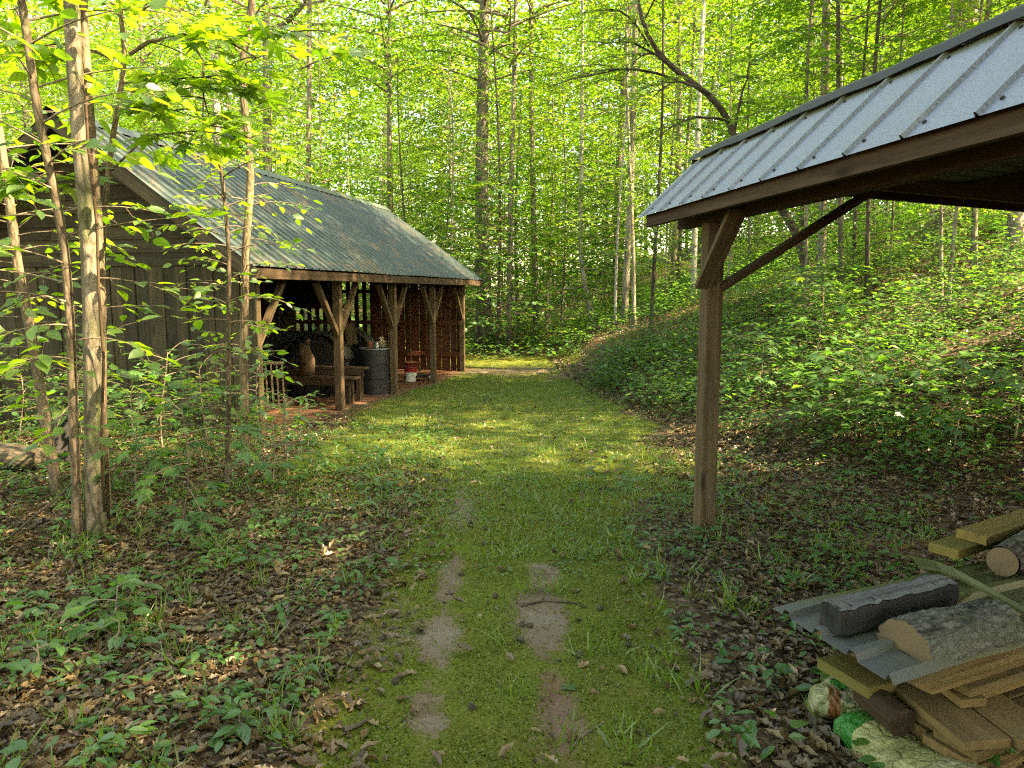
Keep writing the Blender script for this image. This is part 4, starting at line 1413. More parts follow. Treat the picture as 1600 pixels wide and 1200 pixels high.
star_sapling(1335, 690, 0.9, 0.8, 14, 'wide layered maple seedling low on the shaded slope', 612, 0.12)
star_sapling(1490, 700, 0.8, 0.8, 14, 'maple seedling right of centre on the shaded slope', 613, 0.12)
star_sapling(1585, 690, 0.9, 0.8, 14, 'maple seedling at the right edge of the shaded slope', 614, 0.12)
star_sapling(1180, 640, 1.0, 0.7, 14, 'seedling close behind the carport post', 615, 0.11)

g = np.random.default_rng(88)
SHR = 'low leafy shrubs of the shaded slope'
k = 0
while k < 60:
    y = g.uniform(7.5, 21)
    x = g.uniform(1.5, 0.72 * y)
    xb = np.interp(y, [3, 5, 8.5, 13, 19, 24], [4.9, 4.2, 2.6, 2.0, 1.6, 1.3])
    if x < xb + 0.5 or (y > 16.5 and x < xb + 2.8): continue
    s = g.uniform(0.35, 0.75)
    bush(x, y, k % 4, s * 1.15, s * 0.8, 'one of the low leafy shrubs crowding the shaded slope', SHR, seed=k)
    k += 1
WSH = 'shrubs on the floor of the far wood'
k = 0
while k < 110:
    y = g.uniform(21.5, 40)
    x = g.uniform(-0.75, 0.75) * y
    if not ok_spot(x, y, 0.0): continue
    s = g.uniform(0.5, 1.35)
    bush(x, y, k % 4, s, s * 0.9, 'one of the leafy shrubs filling the wood floor beyond the track', WSH, seed=k)
    k += 1
USH = 'tall bushes under the far trees'
k = 0
while k < 85:
    y = g.uniform(22.5, 50)
    x = g.uniform(-0.78, 0.78) * y
    if not ok_spot(x, y, 0.0): continue
    s = g.uniform(1.3, 2.6)
    bush(x, y, k % 4, s, s * 1.05, 'one of the tall leafy bushes standing under the far trees', USH, 'bush', seed=k)
    k += 1
while k < 105:
    y = g.uniform(14, 34)
    x = g.uniform(0.40, 0.80) * y
    s = g.uniform(0.9, 1.7)
    if x < 6.5: continue
    bush(x, y, k % 4, s, s * 1.05, 'one of the bushes standing high on the right slope', 'bushes high on the slope', 'bush', seed=k)
    k += 1
BSH = 'weeds along the barn boards'
for k, (x, s) in enumerate(((0.35, 0.30), (0.9, 0.38), (1.5, 0.33), (2.1, 0.42), (2.8, 0.36), (3.4, 0.45), (4.1, 0.4))):
    p = bp(-0.55 - 0.25 * (k % 3), x)
    bush(p[0], p[1], k % 4, s * 1.2, s, 'one of the weeds growing along the foot of the barn boards', BSH, 'weed', k)


# ------------------------------------------------------------------ ground cover (nobody could count it)
def clusters(g, cx, cy, per, rad, hmin, hmax, size, shape, tint0, sp=0.2, tilt=0.25, flat_r=True):
    n = len(cx)
    cz = gz(cx, cy)
    h = g.uniform(hmin, hmax, n)
    a = g.random((n, per)) * 6.283
    r = rad * np.sqrt(g.random((n, per)))
    tx, ty = g.normal(size=(n, 1)) * tilt, g.normal(size=(n, 1)) * tilt
    ox, oy = r * np.cos(a), r * np.sin(a)
    oz = tx * ox + ty * oy + g.normal(size=(n, per)) * 0.03 * hmax / 0.3
    P = np.stack([cx[:, None] + ox, cy[:, None] + oy, np.maximum(cz[:, None] + h[:, None] + oz, cz[:, None] + 0.008)], -1).reshape(-1, 3)
    aj = a + g.normal(size=a.shape) * 0.7
    D = np.stack([np.cos(aj), np.sin(aj), -0.15 + 0.15 * g.normal(size=a.shape)], -1).reshape(-1, 3)
    N = rnd_normals(g, len(P), sp)
    T = np.clip(np.repeat(g.normal(tint0, 0.17, n), per) + 0.12 * g.normal(size=n * per), 0, 1)
    return scatter_leaves(P, D, N, size * g.uniform(0.6, 1.25, len(P)), shape, T)


def keep_off(x, y):
    t, s = barn_ts(x, y)
    return ~((t > -0.15) & (t < 4 * BAY + 0.2) & (s > -0.1) & (s < 2 * HALF + 0.2))


g = np.random.default_rng(5)
# slope undergrowth
y = 5.5 + 18 * g.random(9500) ** 0.9
xb = np.interp(y, [3, 5, 8.5, 13, 19, 24], [4.9, 4.2, 2.6, 2.0, 1.6, 1.3])
x = xb - 0.15 + 10.5 * g.random(len(y)) ** 1.25
dens = 0.42 + 0.75 * wob(x, y, 0.9) + 0.25 * (x - xb < 3)
dens = dens * (1 - 0.85 * sstep(15, 17.5, y) * (x - xb < 2.6))
kp = (x < 0.80 * y + 1) & (g.random(len(y)) < np.clip(dens, 0.04, 1))
big = kp & (g.random(len(y)) < 0.22)
v1 = merge([clusters(g, x[kp & ~big], y[kp & ~big], 12, 0.24, 0.05, 0.45, 0.075, 'kite', 0.42, 0.18, 0.3), clusters(g, x[big], y[big], 9, 0.34, 0.25, 0.85, 0.13, 'kite', 0.55, 0.14, 0.2)])
ug = link('undergrowth', raw_mesh('undergrowth', v1[0], [v1[1]], v1[2], None, [M['leaf_low']]))
tag(ug, 'dense layer of small green leaves covering the shaded slope', 'undergrowth', None, 'stuff')
# wood floor beyond
y = 21 + 27 * g.random(5200)
x = (g.random(len(y)) - 0.5) * 2 * (0.76 * y)
kp = keep_off(x, y)
v1 = clusters(g, x[kp], y[kp], 9, 0.42, 0.04, 0.5, 0.16, 'flat', 0.55, 0.25, 0.3)
o = link('undergrowth', raw_mesh('undergrowth', v1[0], [v1[1]], v1[2], None, [M['leaf_low']]))
tag(o, 'green leafy growth on the wood floor beyond the end of the track', 'undergrowth', None, 'stuff')


def left_cover(n, per, rad, h0, h1, size, shape, t0, seed):
    g = np.random.default_rng(seed)
    y = 1.9 + 8.0 * g.random(n) ** 0.8
    x = -0.75 - (0.72 * y + 0.2) * g.random(n)
    d = 0.5 + 0.7 * wob(x, y, 1.6, 0.7) + 0.35 * sstep(5.5, 8, y)
    kp = (g.random(n) < d) & keep_off(x, y)
    a = clusters(g, x[kp], y[kp], per, rad, h0, h1, size, shape, t0)
    y = 2.2 + 5.5 * g.random(n) ** 0.8
    x = 0.75 + (0.70 * y) * g.random(n)
    d = 0.28 + 0.5 * wob(x, y, 1.6, 0.2)
    kp = g.random(n) < d
    b_ = clusters(g, x[kp], y[kp], per, rad, h0, h1, size, shape, t0)
    return [a, b_]


parts = left_cover(1500, 5, 0.045, 0.03, 0.11, 0.055, 'ovate', 0.5, 61) + left_cover(1300, 4, 0.06, 0.02, 0.07, 0.04, 'kite', 0.55, 62) + left_cover(420, 3, 0.04, 0.05, 0.15, 0.08, 'ovate', 0.45, 63)
V, Fa, T = merge(parts)
o = link('ground_plants', raw_mesh('ground_plants', V, [Fa], T, None, [M['leaf_low']]))
tag(o, 'small creeping green plants scattered over the brown leaf litter', 'ground cover', None, 'stuff')

# leaf litter
def litter():
    g = np.random.default_rng(12)
    out = []
    for n, fx in ((42000, 'l'), (36000, 'r'), (26000, 's'), (1500, 't')):
        if fx == 'l':
            y = 1.8 + 9.0 * g.random(n) ** 0.9
            x = -0.42 - (0.74 * y + 0.1) * g.random(n) ** 0.9
            kp = keep_off(x, y) & (g.random(n) < 1 - 0.92 * sstep(6.5, 7.8, y) * (x > -2.3)) & (g.random(n) < 0.15 + sstep(0.45, 1.0, -x))
        elif fx == 'r':
            y = 1.9 + 7.0 * g.random(n)
            x = 0.62 + (0.74 * y) * g.random(n)
            sr = soil_mask(x, y)[0]
            kp = (g.random(n) < 1 - 0.85 * sr) & (g.random(n) < sstep(0.55, 1.3, x - 0.12 * y + 0.3) + 0.08)
        elif fx == 's':
            y = 6 + 16 * g.random(n)
            xb = np.interp(y, [3, 5, 8.5, 13, 19, 24], [4.9, 4.2, 2.6, 2.0, 1.6, 1.3])
            x = xb - 0.4 + 9 * g.random(n) ** 1.3
            kp = x < 0.78 * y + 0.5
        else:
            y = 2 + 12 * g.random(n)
            x = -1.6 + 3.2 * g.random(n)
            kp = keep_off(x, y)
        x, y = x[kp], y[kp]
        P = np.stack([x, y, gz(x, y) + 0.004 + 0.022 * g.random(len(x)) ** 2], 1)
        D = g.normal(size=P.shape) * np.array([1, 1, 0.22])
        N = rnd_normals(g, len(P), 0.27)
        T = np.clip(g.beta(1.6, 2.4, len(P)), 0, 1)
        sz = np.where(g.random(len(P)) < 0.5, g.uniform(0.012, 0.035, len(P)), g.uniform(0.035, 0.08, len(P))) * (1.25 if fx == 's' else 1)
        lob = g.random(len(P)) < 0.45
        for sel, sh in ((lob, 'litter'), (~lob, 'litter2')):
            out.append(scatter_leaves(P[sel], D[sel], N[sel], sz[sel], sh, T[sel]))
    V, Fa, T = merge(out)
    o = link('leaf_litter', raw_mesh('leaf_litter', V, [Fa], T, None, [M['litter']]))
    tag(o, 'dry brown fallen leaves lying over the woodland floor', 'leaf litter', None, 'stuff')


litter()


def grass():
    g = np.random.default_rng(19)
    out = []
    # turf of the far half of the track
    n = 90000
    y = 4.5 + 16.5 * g.random(n) ** 1.25
    x = -2.9 + 5.4 * g.random(n)
    mm = moss_mask(x, y)
    kp = (g.random(n) < mm * (0.75 + 0.5 * wob(x, y, 1.3)) + 0.04) & keep_off(x, y)
    x, y = x[kp], y[kp]
    P = np.stack([x, y, gz(x, y) - 0.002], 1)
    D = np.stack([g.normal(size=len(x)) * 0.75, g.normal(size=len(x)) * 0.75, np.full(len(x), 0.75)], 1)
    N = np.stack([g.normal(size=len(x)), g.normal(size=len(x)), np.full(len(x), 0.8)], 1)
    out.append(scatter_leaves(P, D, N, g.uniform(0.02, 0.075, len(x)), 'blade', np.clip(g.normal(0.55, 0.2, len(x)) + 0.15 * wob(x, y, 1.1), 0, 1), 1.7))
    # tufts among the litter
    n = 260
    y = 2 + 7 * g.random(n)
    x = -0.9 + g.choice([-1, 1], n) * (0.3 + 0.6 * y * g.random(n)) + 0.5
    kp = keep_off(x, y)
    x, y = x[kp], y[kp]
    x = np.repeat(x, 14) + g.normal(size=14 * len(x)) * 0.03
    y = np.repeat(y, 14) + g.normal(size=len(x)) * 0.03
    P = np.stack([x, y, gz(x, y)], 1)
    D = np.stack([g.normal(size=len(x)) * 0.5, g.normal(size=len(x)) * 0.5, np.full(len(x), 0.9)], 1)
    N = g.normal(size=P.shape)
    out.append(scatter_leaves(P, D, N, g.uniform(0.06, 0.17, len(x)), 'blade', np.clip(g.normal(0.4, 0.15, len(x)), 0, 1), 0.8))
    V, Fa, T = merge(out)
    o = link('grass', raw_mesh('grass', V, [Fa], T, None, [M['grass']]))
    tag(o, 'short grass on the far half of the track and in tufts', 'grass', None, 'stuff')
    # clover sized leaves mixed in the turf
    n = 9000
    y = 4.2 + 15 * g.random(n) ** 1.2
    x = -2.6 + 5.6 * g.random(n)
    kp = (g.random(n) < 0.55 * moss_mask(x, y) * (0.8 + 0.8 * wob(x, y, 0.8, 2)) + 0.25 * (x > 0.9)) & keep_off(x, y)
    v = clusters(g, x[kp], y[kp], 5, 0.05, 0.01, 0.05, 0.034, 'flat', 0.5)
    o = link('clover', raw_mesh('clover', v[0], [v[1]], v[2], None, [M['leaf_low']]))
    tag(o, 'small round leaved plants mixed through the grass of the track', 'ground cover', None, 'stuff')
    # moss: tiny tufts
    n = 120000
    y = 1.9 + 5.2 * g.random(n) ** 1.1
    x = -0.75 + 1.7 * g.random(n)
    so = soil_mask(x, y)[0]
    kp = g.random(n) < moss_mask(x, y) * (1 - 0.9 * so) * (0.75 + 0.5 * wob(x, y, 4.0))
    x, y = x[kp], y[kp]
    P = np.stack([x, y, gz(x, y) - 0.002], 1)
    D = np.stack([g.normal(size=len(x)), g.normal(size=len(x)), np.full(len(x), 0.8)], 1)
    N = g.normal(size=P.shape) + np.array([0, 0, 0.6])
    v = scatter_leaves(P, D, N, g.uniform(0.008, 0.019, len(x)), 'flat', np.clip(g.normal(0.55, 0.22, len(x)), 0, 1), 1.0)
    o = link('moss', raw_mesh('moss', v[0], [v[1]], v[2], None, [M['moss']]))
    tag(o, 'yellow green moss cushion along the middle and right of the track', 'moss', None, 'stuff')


grass()

# ------------------------------------------------------------------ things in the barn
def one(name, label, cat, group=None, loc=None):
    r = empty(name, loc)
    tag(r, label, cat, group)
    return r


def bz(t, s):
    p = bp(t, s)
    return float(gz(p[0], p[1]))


def tractor():
    t0 = 5.0
    o = bp(t0, 1.75)
    z = bz(t0, 1.75)
    r = one('tractor', 'old dark tractor parked sideways inside the barn', 'tractor', None, (o[0], o[1], z))
    ang = math.atan2(BN[1], BN[0])
    r.rotation_euler = (0, 0, ang)     # local x = forward (away from the track), y = side
    # hood
    mb = MB()
    prof = [(0.0, 0.70), (0.0, 1.12), (0.06, 1.22), (0.22, 1.26), (0.34, 1.22), (0.40, 1.12), (0.40, 0.70)]
    rows = [[(x, (a - 0.2) * k, h) for a, h in prof] for x, k in ((-0.15, 1.0), (0.5, 1.0), (1.0, 0.97), (1.22, 0.93))]
    mb.grid(np.array(rows))
    mb.add(np.array(rows[-1]), [np.arange(7)])
    mb.add(np.array(rows[0]), [np.arange(7)[::-1]])
    mb.build('hood', M['tractor_paint'], r, False, 0.01)
    mb = MB()
    for k in range(7): mb.box((1.235, 0, 0.74 + k * 0.06), (0.02, 0.30, 0.022))
    mb.build('grille', M['engine'], r)
    mb = MB()
    mb.box((0.45, 0, 0.62), (1.35, 0.26, 0.30)); mb.box((-0.4, 0, 0.62), (0.7, 0.34, 0.40)); mb.box((1.0, 0, 0.45), (0.2, 0.2, 0.25))
    mb.tube(np.array([(0.95, -0.55, 0.36), (0.95, 0.55, 0.36)]), 0.04, 8)
    mb.tube(np.array([(-0.45, -0.62, 0.60), (-0.45, 0.62, 0.60)]), 0.07, 8)
    mb.build('engine', M['engine'], r, False, 0.01)
    for sy in (-1, 1):
        for x, R0, wd, y in ((-0.45, 0.60, 0.30, 0.66), (0.95, 0.36, 0.15, 0.58)):
            c = (x, sy * y, R0)
            mb = MB()
            mb.lathe([(R0 * .56, -wd / 2), (R0 * .8, -wd / 2 - .01), (R0 * .95, -wd * .42), (R0, -wd * .3), (R0, wd * .3), (R0 * .95, wd * .42), (R0 * .8, wd / 2 + .01), (R0 * .56, wd / 2)], c, (0, 1, 0), 28)
            nl = 22
            for k in range(nl):
                a = k / nl * 6.283
                for q in (-1, 1):
                    aa = a + (0 if q < 0 else 3.14 / nl)
                    e = np.array([math.cos(aa), 0, math.sin(aa)])
                    mb.box(np.array(c) + e * R0 + np.array([0, q * wd * .2, 0]), (wd * .5, 0.035, 0.045), ax=(-math.sin(aa) * .5, q, math.cos(aa) * .5), up=e)
            wh = mb.build('wheel', M['rubber'], r)
            mb = MB()
            mb.lathe([(0.02, -.03), (0.10, -.05), (R0 * .3, -.02), (R0 * .50, -wd * .3), (R0 * .58, -wd * .45), (R0 * .58, wd * .45), (R0 * .5, wd * .3), (R0 * .3, .02), (0.10, .05), (0.02, .03)], c, (0, 1, 0), 28)
            mb.build('rim', M['rust_red'], wh, True)
        a = np.linspace(R(10), R(165), 14)
        rows = [[(-0.45 + 0.68 * math.cos(q), sy * y, 0.60 + 0.68 * math.sin(q)) for y in (0.44, 0.66, 0.84)] for q in a]
        mb = MB()
        mb.grid(np.array(rows))
        f = mb.build('fender', M['tractor_paint'], r, True)
        so = f.modifiers.new('thick', 'SOLIDIFY'); so.thickness = 0.012
    mb = MB()
    mb.box((-0.62, 0, 0.98), (0.42, 0.44, 0.07)); mb.box((-0.84, 0, 1.20), (0.07, 0.44, 0.42), ax=(1, 0, -0.15))
    mb.build('seat', M['burlap'], r, False, 0.025)
    mb = MB()
    a = np.linspace(0, 6.283, 21)
    mb.tube(np.stack([-0.20 + 0.08 * np.cos(a), 0.19 * np.sin(a), 1.36 + 0.17 * np.cos(a)], 1), 0.013, 6, cap=False)
    mb.tube(np.array([(-0.02, 0, 1.2), (-0.20, 0, 1.36)]), 0.016, 6)
    mb.build('steering_wheel', M['engine'], r, True)
    mb = MB()
    mb.tube(np.array([(0.62, 0.09, 1.24), (0.62, 0.09, 1.75)]), 0.028, 10)
    mb.build('exhaust_pipe', M['engine'], r, True)


tractor()


def drum():
    p = ground_at(587, 614)
    z = float(gz(p[0], p[1]))
    r = one('oil_drum', 'black steel drum standing beside the second barn post', 'drum', None, (p[0], p[1], z))
    mb = MB()
    R0 = 0.29
    prof = [(0.28, 0), (R0, 0.0), (R0, 0.29)] + [(R0, .29), (R0 + .014, .30), (R0 + .014, .315), (R0, .325), (R0, .57), (R0 + .014, .58), (R0 + .014, .595), (R0, .605), (R0, .86)]
    mb.lathe(prof, (0, 0, 0), n=40)
    mb.build('body', M['black_paint'], r)
    mb = MB()
    mb.lathe([(0.0, 0.85), (0.275, 0.85), (0.278, 0.875), (0.30, 0.88), (0.302, 0.86), (0.292, 0.855)], (0, 0, 0), n=40)
    mb.build('lid', M['metal_trim'], r)
    zt = z + 0.875
    c = np.array([p[0], p[1], zt])
    # clutter on the drum
    q = one('tin_can', 'rusty red tin can on top of the black drum', 'can', None, c + np.array([-0.08, -0.05, 0]))
    mb = MB(); mb.lathe([(0.06, 0), (0.062, 0.004), (0.06, 0.01), (0.06, 0.12), (0.063, 0.125), (0.055, 0.13), (0.0, 0.125)], (0, 0, 0), n=18); mb.build('body', M['rust_red'], q)
    mb = MB(); mb.tube(np.array([(-.06, 0, .11), (-.05, 0, .18), (0, 0, .2), (.05, 0, .18), (.06, 0, .11)]), 0.003, 5); mb.build('handle', M['metal_trim'], q)
    q = one('jar', 'small pale jar next to the red can on the drum', 'jar', None, c + np.array([0.06, -0.08, 0]))
    mb = MB(); mb.lathe([(0.03, 0), (0.034, 0.02), (0.034, 0.08), (0.022, 0.10), (0.022, 0.115)], (0, 0, 0), n=14); mb.build('body', M['white_plastic'], q)
    mb = MB(); mb.lathe([(0.025, 0.112), (0.025, 0.13), (0.0, 0.131)], (0, 0, 0), n=14); mb.build('lid', M['rust_red'], q)
    g = np.random.default_rng(4)
    mb = MB()
    P = np.array([[0.13 + 0.1 * math.sin(k * 1.9) * (1 - k / 60) + .02 * g.normal(), 0.02 + 0.11 * math.cos(k * 1.55), 0.02 + 0.0042 * k] for k in range(46)])
    mb.tube(P, 0.009, 6)
    o = mb.build('rope', M['cream'], None, True)
    o.location = tuple(c)
    tag(o, 'tangled pale rope heaped on the right of the drum lid', 'rope')


drum()


def bucket(u, v, rad, h, name, label, parts, lean=(0, 0)):
    p = ground_at(u, v)
    r = one(name, label, 'bucket', None, p)
    r.rotation_euler = (lean[0], lean[1], 0.4)
    for nm, mt, z0, z1 in parts:
        k0, k1 = 0.86 + 0.14 * z0, 0.86 + 0.14 * z1
        mb = MB()
        pr = [(rad * k0, h * z0), (rad * k1, h * z1)]
        if z1 == 1: pr += [(rad * 1.05, h * .97), (rad * 1.05, h), (rad * .95, h), (rad * .92, h * .9)]
        mb.lathe(pr, (0, 0, 0), n=28)
        mb.build(nm, mt, r)
    mb = MB()
    a = np.linspace(0, math.pi, 12)
    mb.tube(np.stack([rad * 1.05 * np.cos(a), -0.25 * rad - rad * .9 * np.sin(a), h * .93 - 0.10 * h * np.sin(a)], 1), 0.004, 5)
    mb.build('handle', M['metal_trim'], r, True)
    return r, p


r, p = bucket(641, 596, 0.155, 0.40, 'bucket', 'bucket with red top and white bottom leaning outside the barn wall', [('lower_half', M['white_plastic'], 0, 0.55), ('upper_half', M['red_plastic'], 0.55, 1.0)], (0.0, 0.06))
o = one('pan', 'dark shallow pan lying across the red and white bucket', 'pan', None, p + np.array([0.08, 0, 0.405]))
mb = MB(); mb.lathe([(0.0, 0.0), (0.16, 0.0), (0.21, 0.04), (0.215, 0.04), (0.165, -0.005)], (0, 0, 0), n=24); mb.build('bowl', M['rust_red'], o)
mb = MB(); mb.tube(np.array([(0.2, 0, .035), (0.3, 0, .05), (0.42, 0, .05)]), 0.012, 6); mb.build('handle', M['engine'], o)
r, p = bucket(506, 611, 0.125, 0.36, 'bucket', 'all red bucket on the shed floor behind the long bench', [('body', M['red_plastic'], 0, 1.0)])
mb = MB(); mb.lathe([(0, 0.0), (0.135, 0.0), (0.14, 0.015), (0.13, 0.02), (0, 0.018)], (0, 0, 0), (0.35, -0.75, 0.75), 26)
o = mb.build('lid', M['cream'], r); o.location = (-0.05, -0.05, 0.42)
o['label'] = 'beige lid tilted on the bucket rim'

# long low bench across the bay
def bench(v0, t, s0, s1, h, label, name='bench', d=0.26, mt='wood_brown'):
    a = bp(t, s0); z = bz(t, (s0 + s1) / 2)
    c = bp(t, (s0 + s1) / 2)
    r = one(name, label, 'bench', None, (c[0], c[1], z))
    O = np.array(r.location)
    mb = MB(); mb.beam(bp(t, s0, z + h) - O, bp(t, s1, z + h) - O, d, 0.04, tint=0.5); mb.build('seat', M[mt], r, False, 0.004)
    mb = MB(); mb.beam(bp(t - d / 2 + .02, s0 + .03, z + h - .075) - O, bp(t - d / 2 + .02, s1 - .03, z + h - .075) - O, 0.03, 0.10, tint=0.4); mb.build('apron', M[mt], r, False, 0.004)
    for s in (s0 + 0.15, s1 - 0.15):
        for q in (-1, 1):
            mb = MB(); p0 = bp(t + q * (d / 2 - .06), s) - O; mb.box((p0[0], p0[1], h / 2 - .02), (h, .07, .07), ax=(0, 0, 1), up=BD); mb.build('leg', M[mt], r)


bench(590, 3.3, 0.05, 2.05, 0.45, 'long low reddish bench across the first open bay')
bench(571, 3.85, 0.1, 1.9, 0.58, 'second reddish plank bench farther back near the tractor', d=0.22)


def slat_crate():
    p = at(421, 575, 12.3)
    z = float(gz(p[0], p[1]))
    r = one('slatted_gate', 'white slatted baby gate leaning inside the first barn post', 'gate', None, (p[0], p[1], z))
    r.rotation_euler = (0.12, 0, 0.1)
    for z0 in (0.02, 0.74):
        mb = MB(); mb.box((0, 0, z0), (0.5, 0.03, 0.05)); mb.build('rail', M['cream'], r)
    for k in range(6):
        mb = MB(); mb.box((-0.22 + k * 0.088, 0, 0.38), (0.024, 0.02, 0.70)); mb.build('slat', M['cream'], r)


slat_crate()


def sack():
    p = bp(3.3, 1.0)
    z = bz(3.3, 1.05) + 0.47
    r = empty('burlap_sack', (p[0], p[1], z))
    tag(r, 'tall brown burlap sack standing on the long bench', 'sack')
    mb = MB()
    pr = [(0.02, 0.0), (0.12, 0.01), (0.125, 0.15), (0.13, 0.30), (0.115, 0.44), (0.09, 0.53), (0.06, 0.57)]
    mb.lathe(pr, (0, 0, 0), n=20)
    V = mb.v[0]
    V[:, 0] += 0.03 * np.sin(V[:, 2] * 9) + 0.012 * np.sin(V[:, 1] * 40 + V[:, 2] * 22)
    V[:, 1] += 0.012 * np.sin(V[:, 0] * 35 + V[:, 2] * 17)
    mb.build('body', M['burlap'], r, True)
    mb = MB(); mb.lathe([(0.062, 0.56), (0.05, 0.60), (0.055, 0.63), (0.04, 0.645), (0.0, 0.64)], (0.03, 0, 0), n=14); mb.build('tied_neck', M['burlap'], r, True)


sack()
# leaning handles by the drum, pieces on the floor
for k, (u0, v0, u1, v1, rr, lab) in enumerate(((573, 604, 560, 512, 0.016, 'dark tool handle leaning just left of the drum'), (578, 606, 567, 508, 0.013, 'thinner dark handle leaning nearest the drum'))):
    a, b_ = ground_at(u0, v0), at(u1, v1, 14.2)
    mb = MB(); mb.tube(np.array([a, a * .5 + b_ * .5, b_]), rr, 7)
    mb.lathe([(0.0, -0.02), (0.05, 0), (0.05, 0.10), (0.02, 0.14)], a + np.array([0, 0, 0.0]), b_ - a, 8)
    o = mb.build('tool_handle', M['wood_brown'], None, False, 0, a)
    tag(o, lab, 'tool')
a, b_ = ground_at(557, 609), ground_at(564, 600)
mb = MB(); mb.beam(a + np.array([0, 0, .02]), a + np.array([0.13, 0.35, 0.42]), 0.07, 0.05, tint=0.8)
o = mb.build('wood_offcut', M['wood_fresh'], None, False, 0.004, a); tag(o, 'pale offcut of wood propped on the shed floor by the drum', 'offcut')
p = ground_at(548, 606)
r = one('jug', 'small white jug on the ground left of the drum', 'jug', None, p)
mb = MB(); mb.lathe([(0.07, 0), (0.08, 0.02), (0.08, 0.14), (0.05, 0.19), (0.028, 0.20), (0.028, 0.22)], (0, 0, 0), n=16); mb.build('body', M['white_plastic'], r, True)
mb = MB(); mb.lathe([(0.032, 0.215), (0.032, 0.24), (0, 0.24)], (0, 0, 0), n=12); mb.build('cap', M['red_plastic'], r)
mb = MB(); mb.tube(np.array([(0.03, 0, .205), (0.085, 0, .20), (0.10, 0, .13), (0.078, 0, .09)]), 0.010, 6); mb.build('handle', M['white_plastic'], r, True)

# little wheeled frame by the third post
def cart():
    p = ground_at(656, 596)
    r = one('push_cart', 'small low push cart with pale hubbed wheels between barn posts', 'cart', None, p)
    mb = MB()
    mb.tube(np.array([(-.22, 0, .1), (.22, .05, .1)]), .014, 6); mb.tube(np.array([(-.18, .25, .12), (.2, .3, .12)]), .014, 6)
    mb.tube(np.array([(-.05, 0, .1), (-.05, .28, .12), (-.08, .6, .35)]), .014, 6); mb.box((0.02, 0.14, .13), (.32, .26, .02))
    mb.build('frame', M['engine'], r)
    for x, y in ((-.25, 0), (.25, .05)):
        mb = MB(); mb.lathe([(.05, -.022), (.095, -.022), (.10, 0), (.095, .022), (.05, .022)], (x, y, .10), (0.5, -1, 0), 20); w_ = mb.build('wheel', M['rubber'], r)
        mb = MB(); mb.lathe([(0, -.026), (.055, -.024), (.055, .024), (0, .026)], (x, y, .10), (0.5, -1, 0), 16); mb.build('hub', M['white_plastic'], w_)


cart()

# ------------------------------------------------------------------ the lumber pile at the lower right
ZS = 0.885
Tp, Np, Rp = atz(1207, 953, ZS - 0.02), atz(1397, 1074, ZS), atz(1600, 1010, ZS)
E1 = unit(Rp - Np)
E1[2] = 0
E1 = unit(E1)
S1 = np.array([-E1[1], E1[0], 0])        # away from the camera
mb = MB()
ribbed(mb, Tp, Np, E1 * 1.75, np.array([0, 0, 1.0]), 0.172, 0.024, 0.055, 0.0, 14, 0.004, 44)
V = mb.v[0]
q = np.clip((V - Tp) @ E1, 0, 2)
V[:, 2] += 0.004 * np.sin(q * 9) + 0.02 * q * 0.4
M['sheet_galv'] = roof_mat('sheet_stain', (0.10, 0.10, 0.038), (0.07, 0.073, 0.028), (0.055, 0.055, 0.014), 0.0, 0.5, 0.3, (0.10, 0.40, (0.095, 0.10, 0.098)), (1.2, 7, 1))
o = mb.build('roofing_sheet', M['sheet_galv'], None, False, 0, Np)
so = o.modifiers.new('thick', 'SOLIDIFY'); so.thickness = 0.0012
tag(o, 'ribbed metal sheet with greenish stain covering the lumber pile', 'metal sheet')
zs = ZS + 0.006

# narrow bent strip on the sheet
mb = MB()
rows = []
for (u, v, dz) in ((1434, 884, 0.025), (1470, 889, 0.03), (1497, 899, 0.035), (1545, 925, 0.04), (1610, 962, 0.045)):
    a = atz(u, v, ZS + dz)
    rows.append([a - S1 * 0.0 + np.array([0, 0, -0.012]), a + np.array([0, 0, .0]), a + S1 * 0.05 + E1 * 0.03 + np.array([0, 0, 0.012]), a + S1 * 0.10 + E1 * 0.06 + np.array([0, 0, 0.0])])
mb.grid(np.array(rows), 0.5)
o = mb.build('flashing_strip', M['sheet_galv'], None, False, 0, atz(1497, 899, ZS))
so = o.modifiers.new('thick', 'SOLIDIFY'); so.thickness = 0.0015
tag(o, 'bent narrow metal flashing lying over the roofing sheet', 'flashing')

# burnt timber
a, b_ = atz(1296, 985, zs + 0.01), atz(1478, 938, zs + 0.02)
mb = MB()
m = 22
t = np.linspace(0, 1, m)[:, None]
ax = unit(b_ - a)
sd_ = unit(np.cross([0, 0, 1], ax))
g = np.random.default_rng(3)
sec = np.array([(-.052, 0), (.052, 0), (.053, .04), (.052, .082), (.015, .086), (-.046, .082), (-.053, .04)])
rows = []
for k in range(m):
    c = a + (b_ - a) * t[k]
    j = g.normal(size=(7, 2)) * 0.0022
    e = 1 - 0.12 * (k == 0) - 0.08 * (k == m - 1)
    rows.append([c + sd_ * (y + jy) * e + np.array([0, 0, max(0.0, z + (jz if z > 0 else 0))]) for (y, z), (jy, jz) in zip(sec, j)])
rows = np.array(rows)
i = np.arange(m - 1)[:, None] * 7; j = np.arange(7)[None]; k = (j + 1) % 7
lo = np.stack([np.repeat(np.linspace(0, .5, m), 7), np.tile(sec[:, 0], m), np.tile(sec[:, 1], m)], 1)
mb.add(rows.reshape(-1, 3), [np.stack([i + j, i + k, i + 7 + k, i + 7 + j], -1).reshape(-1, 4), np.arange(7)[::-1][None], (np.arange(7) + (m - 1) * 7)[None]], 0.5, lo)
root = empty('burnt_timber', a)
tag(root, 'squared charred timber with a weathered grey top lying on the roofing sheet', 'timber')
mb.v = [q - a for q in mb.v]
mb.build('charred_body', M['wood_char'], root)
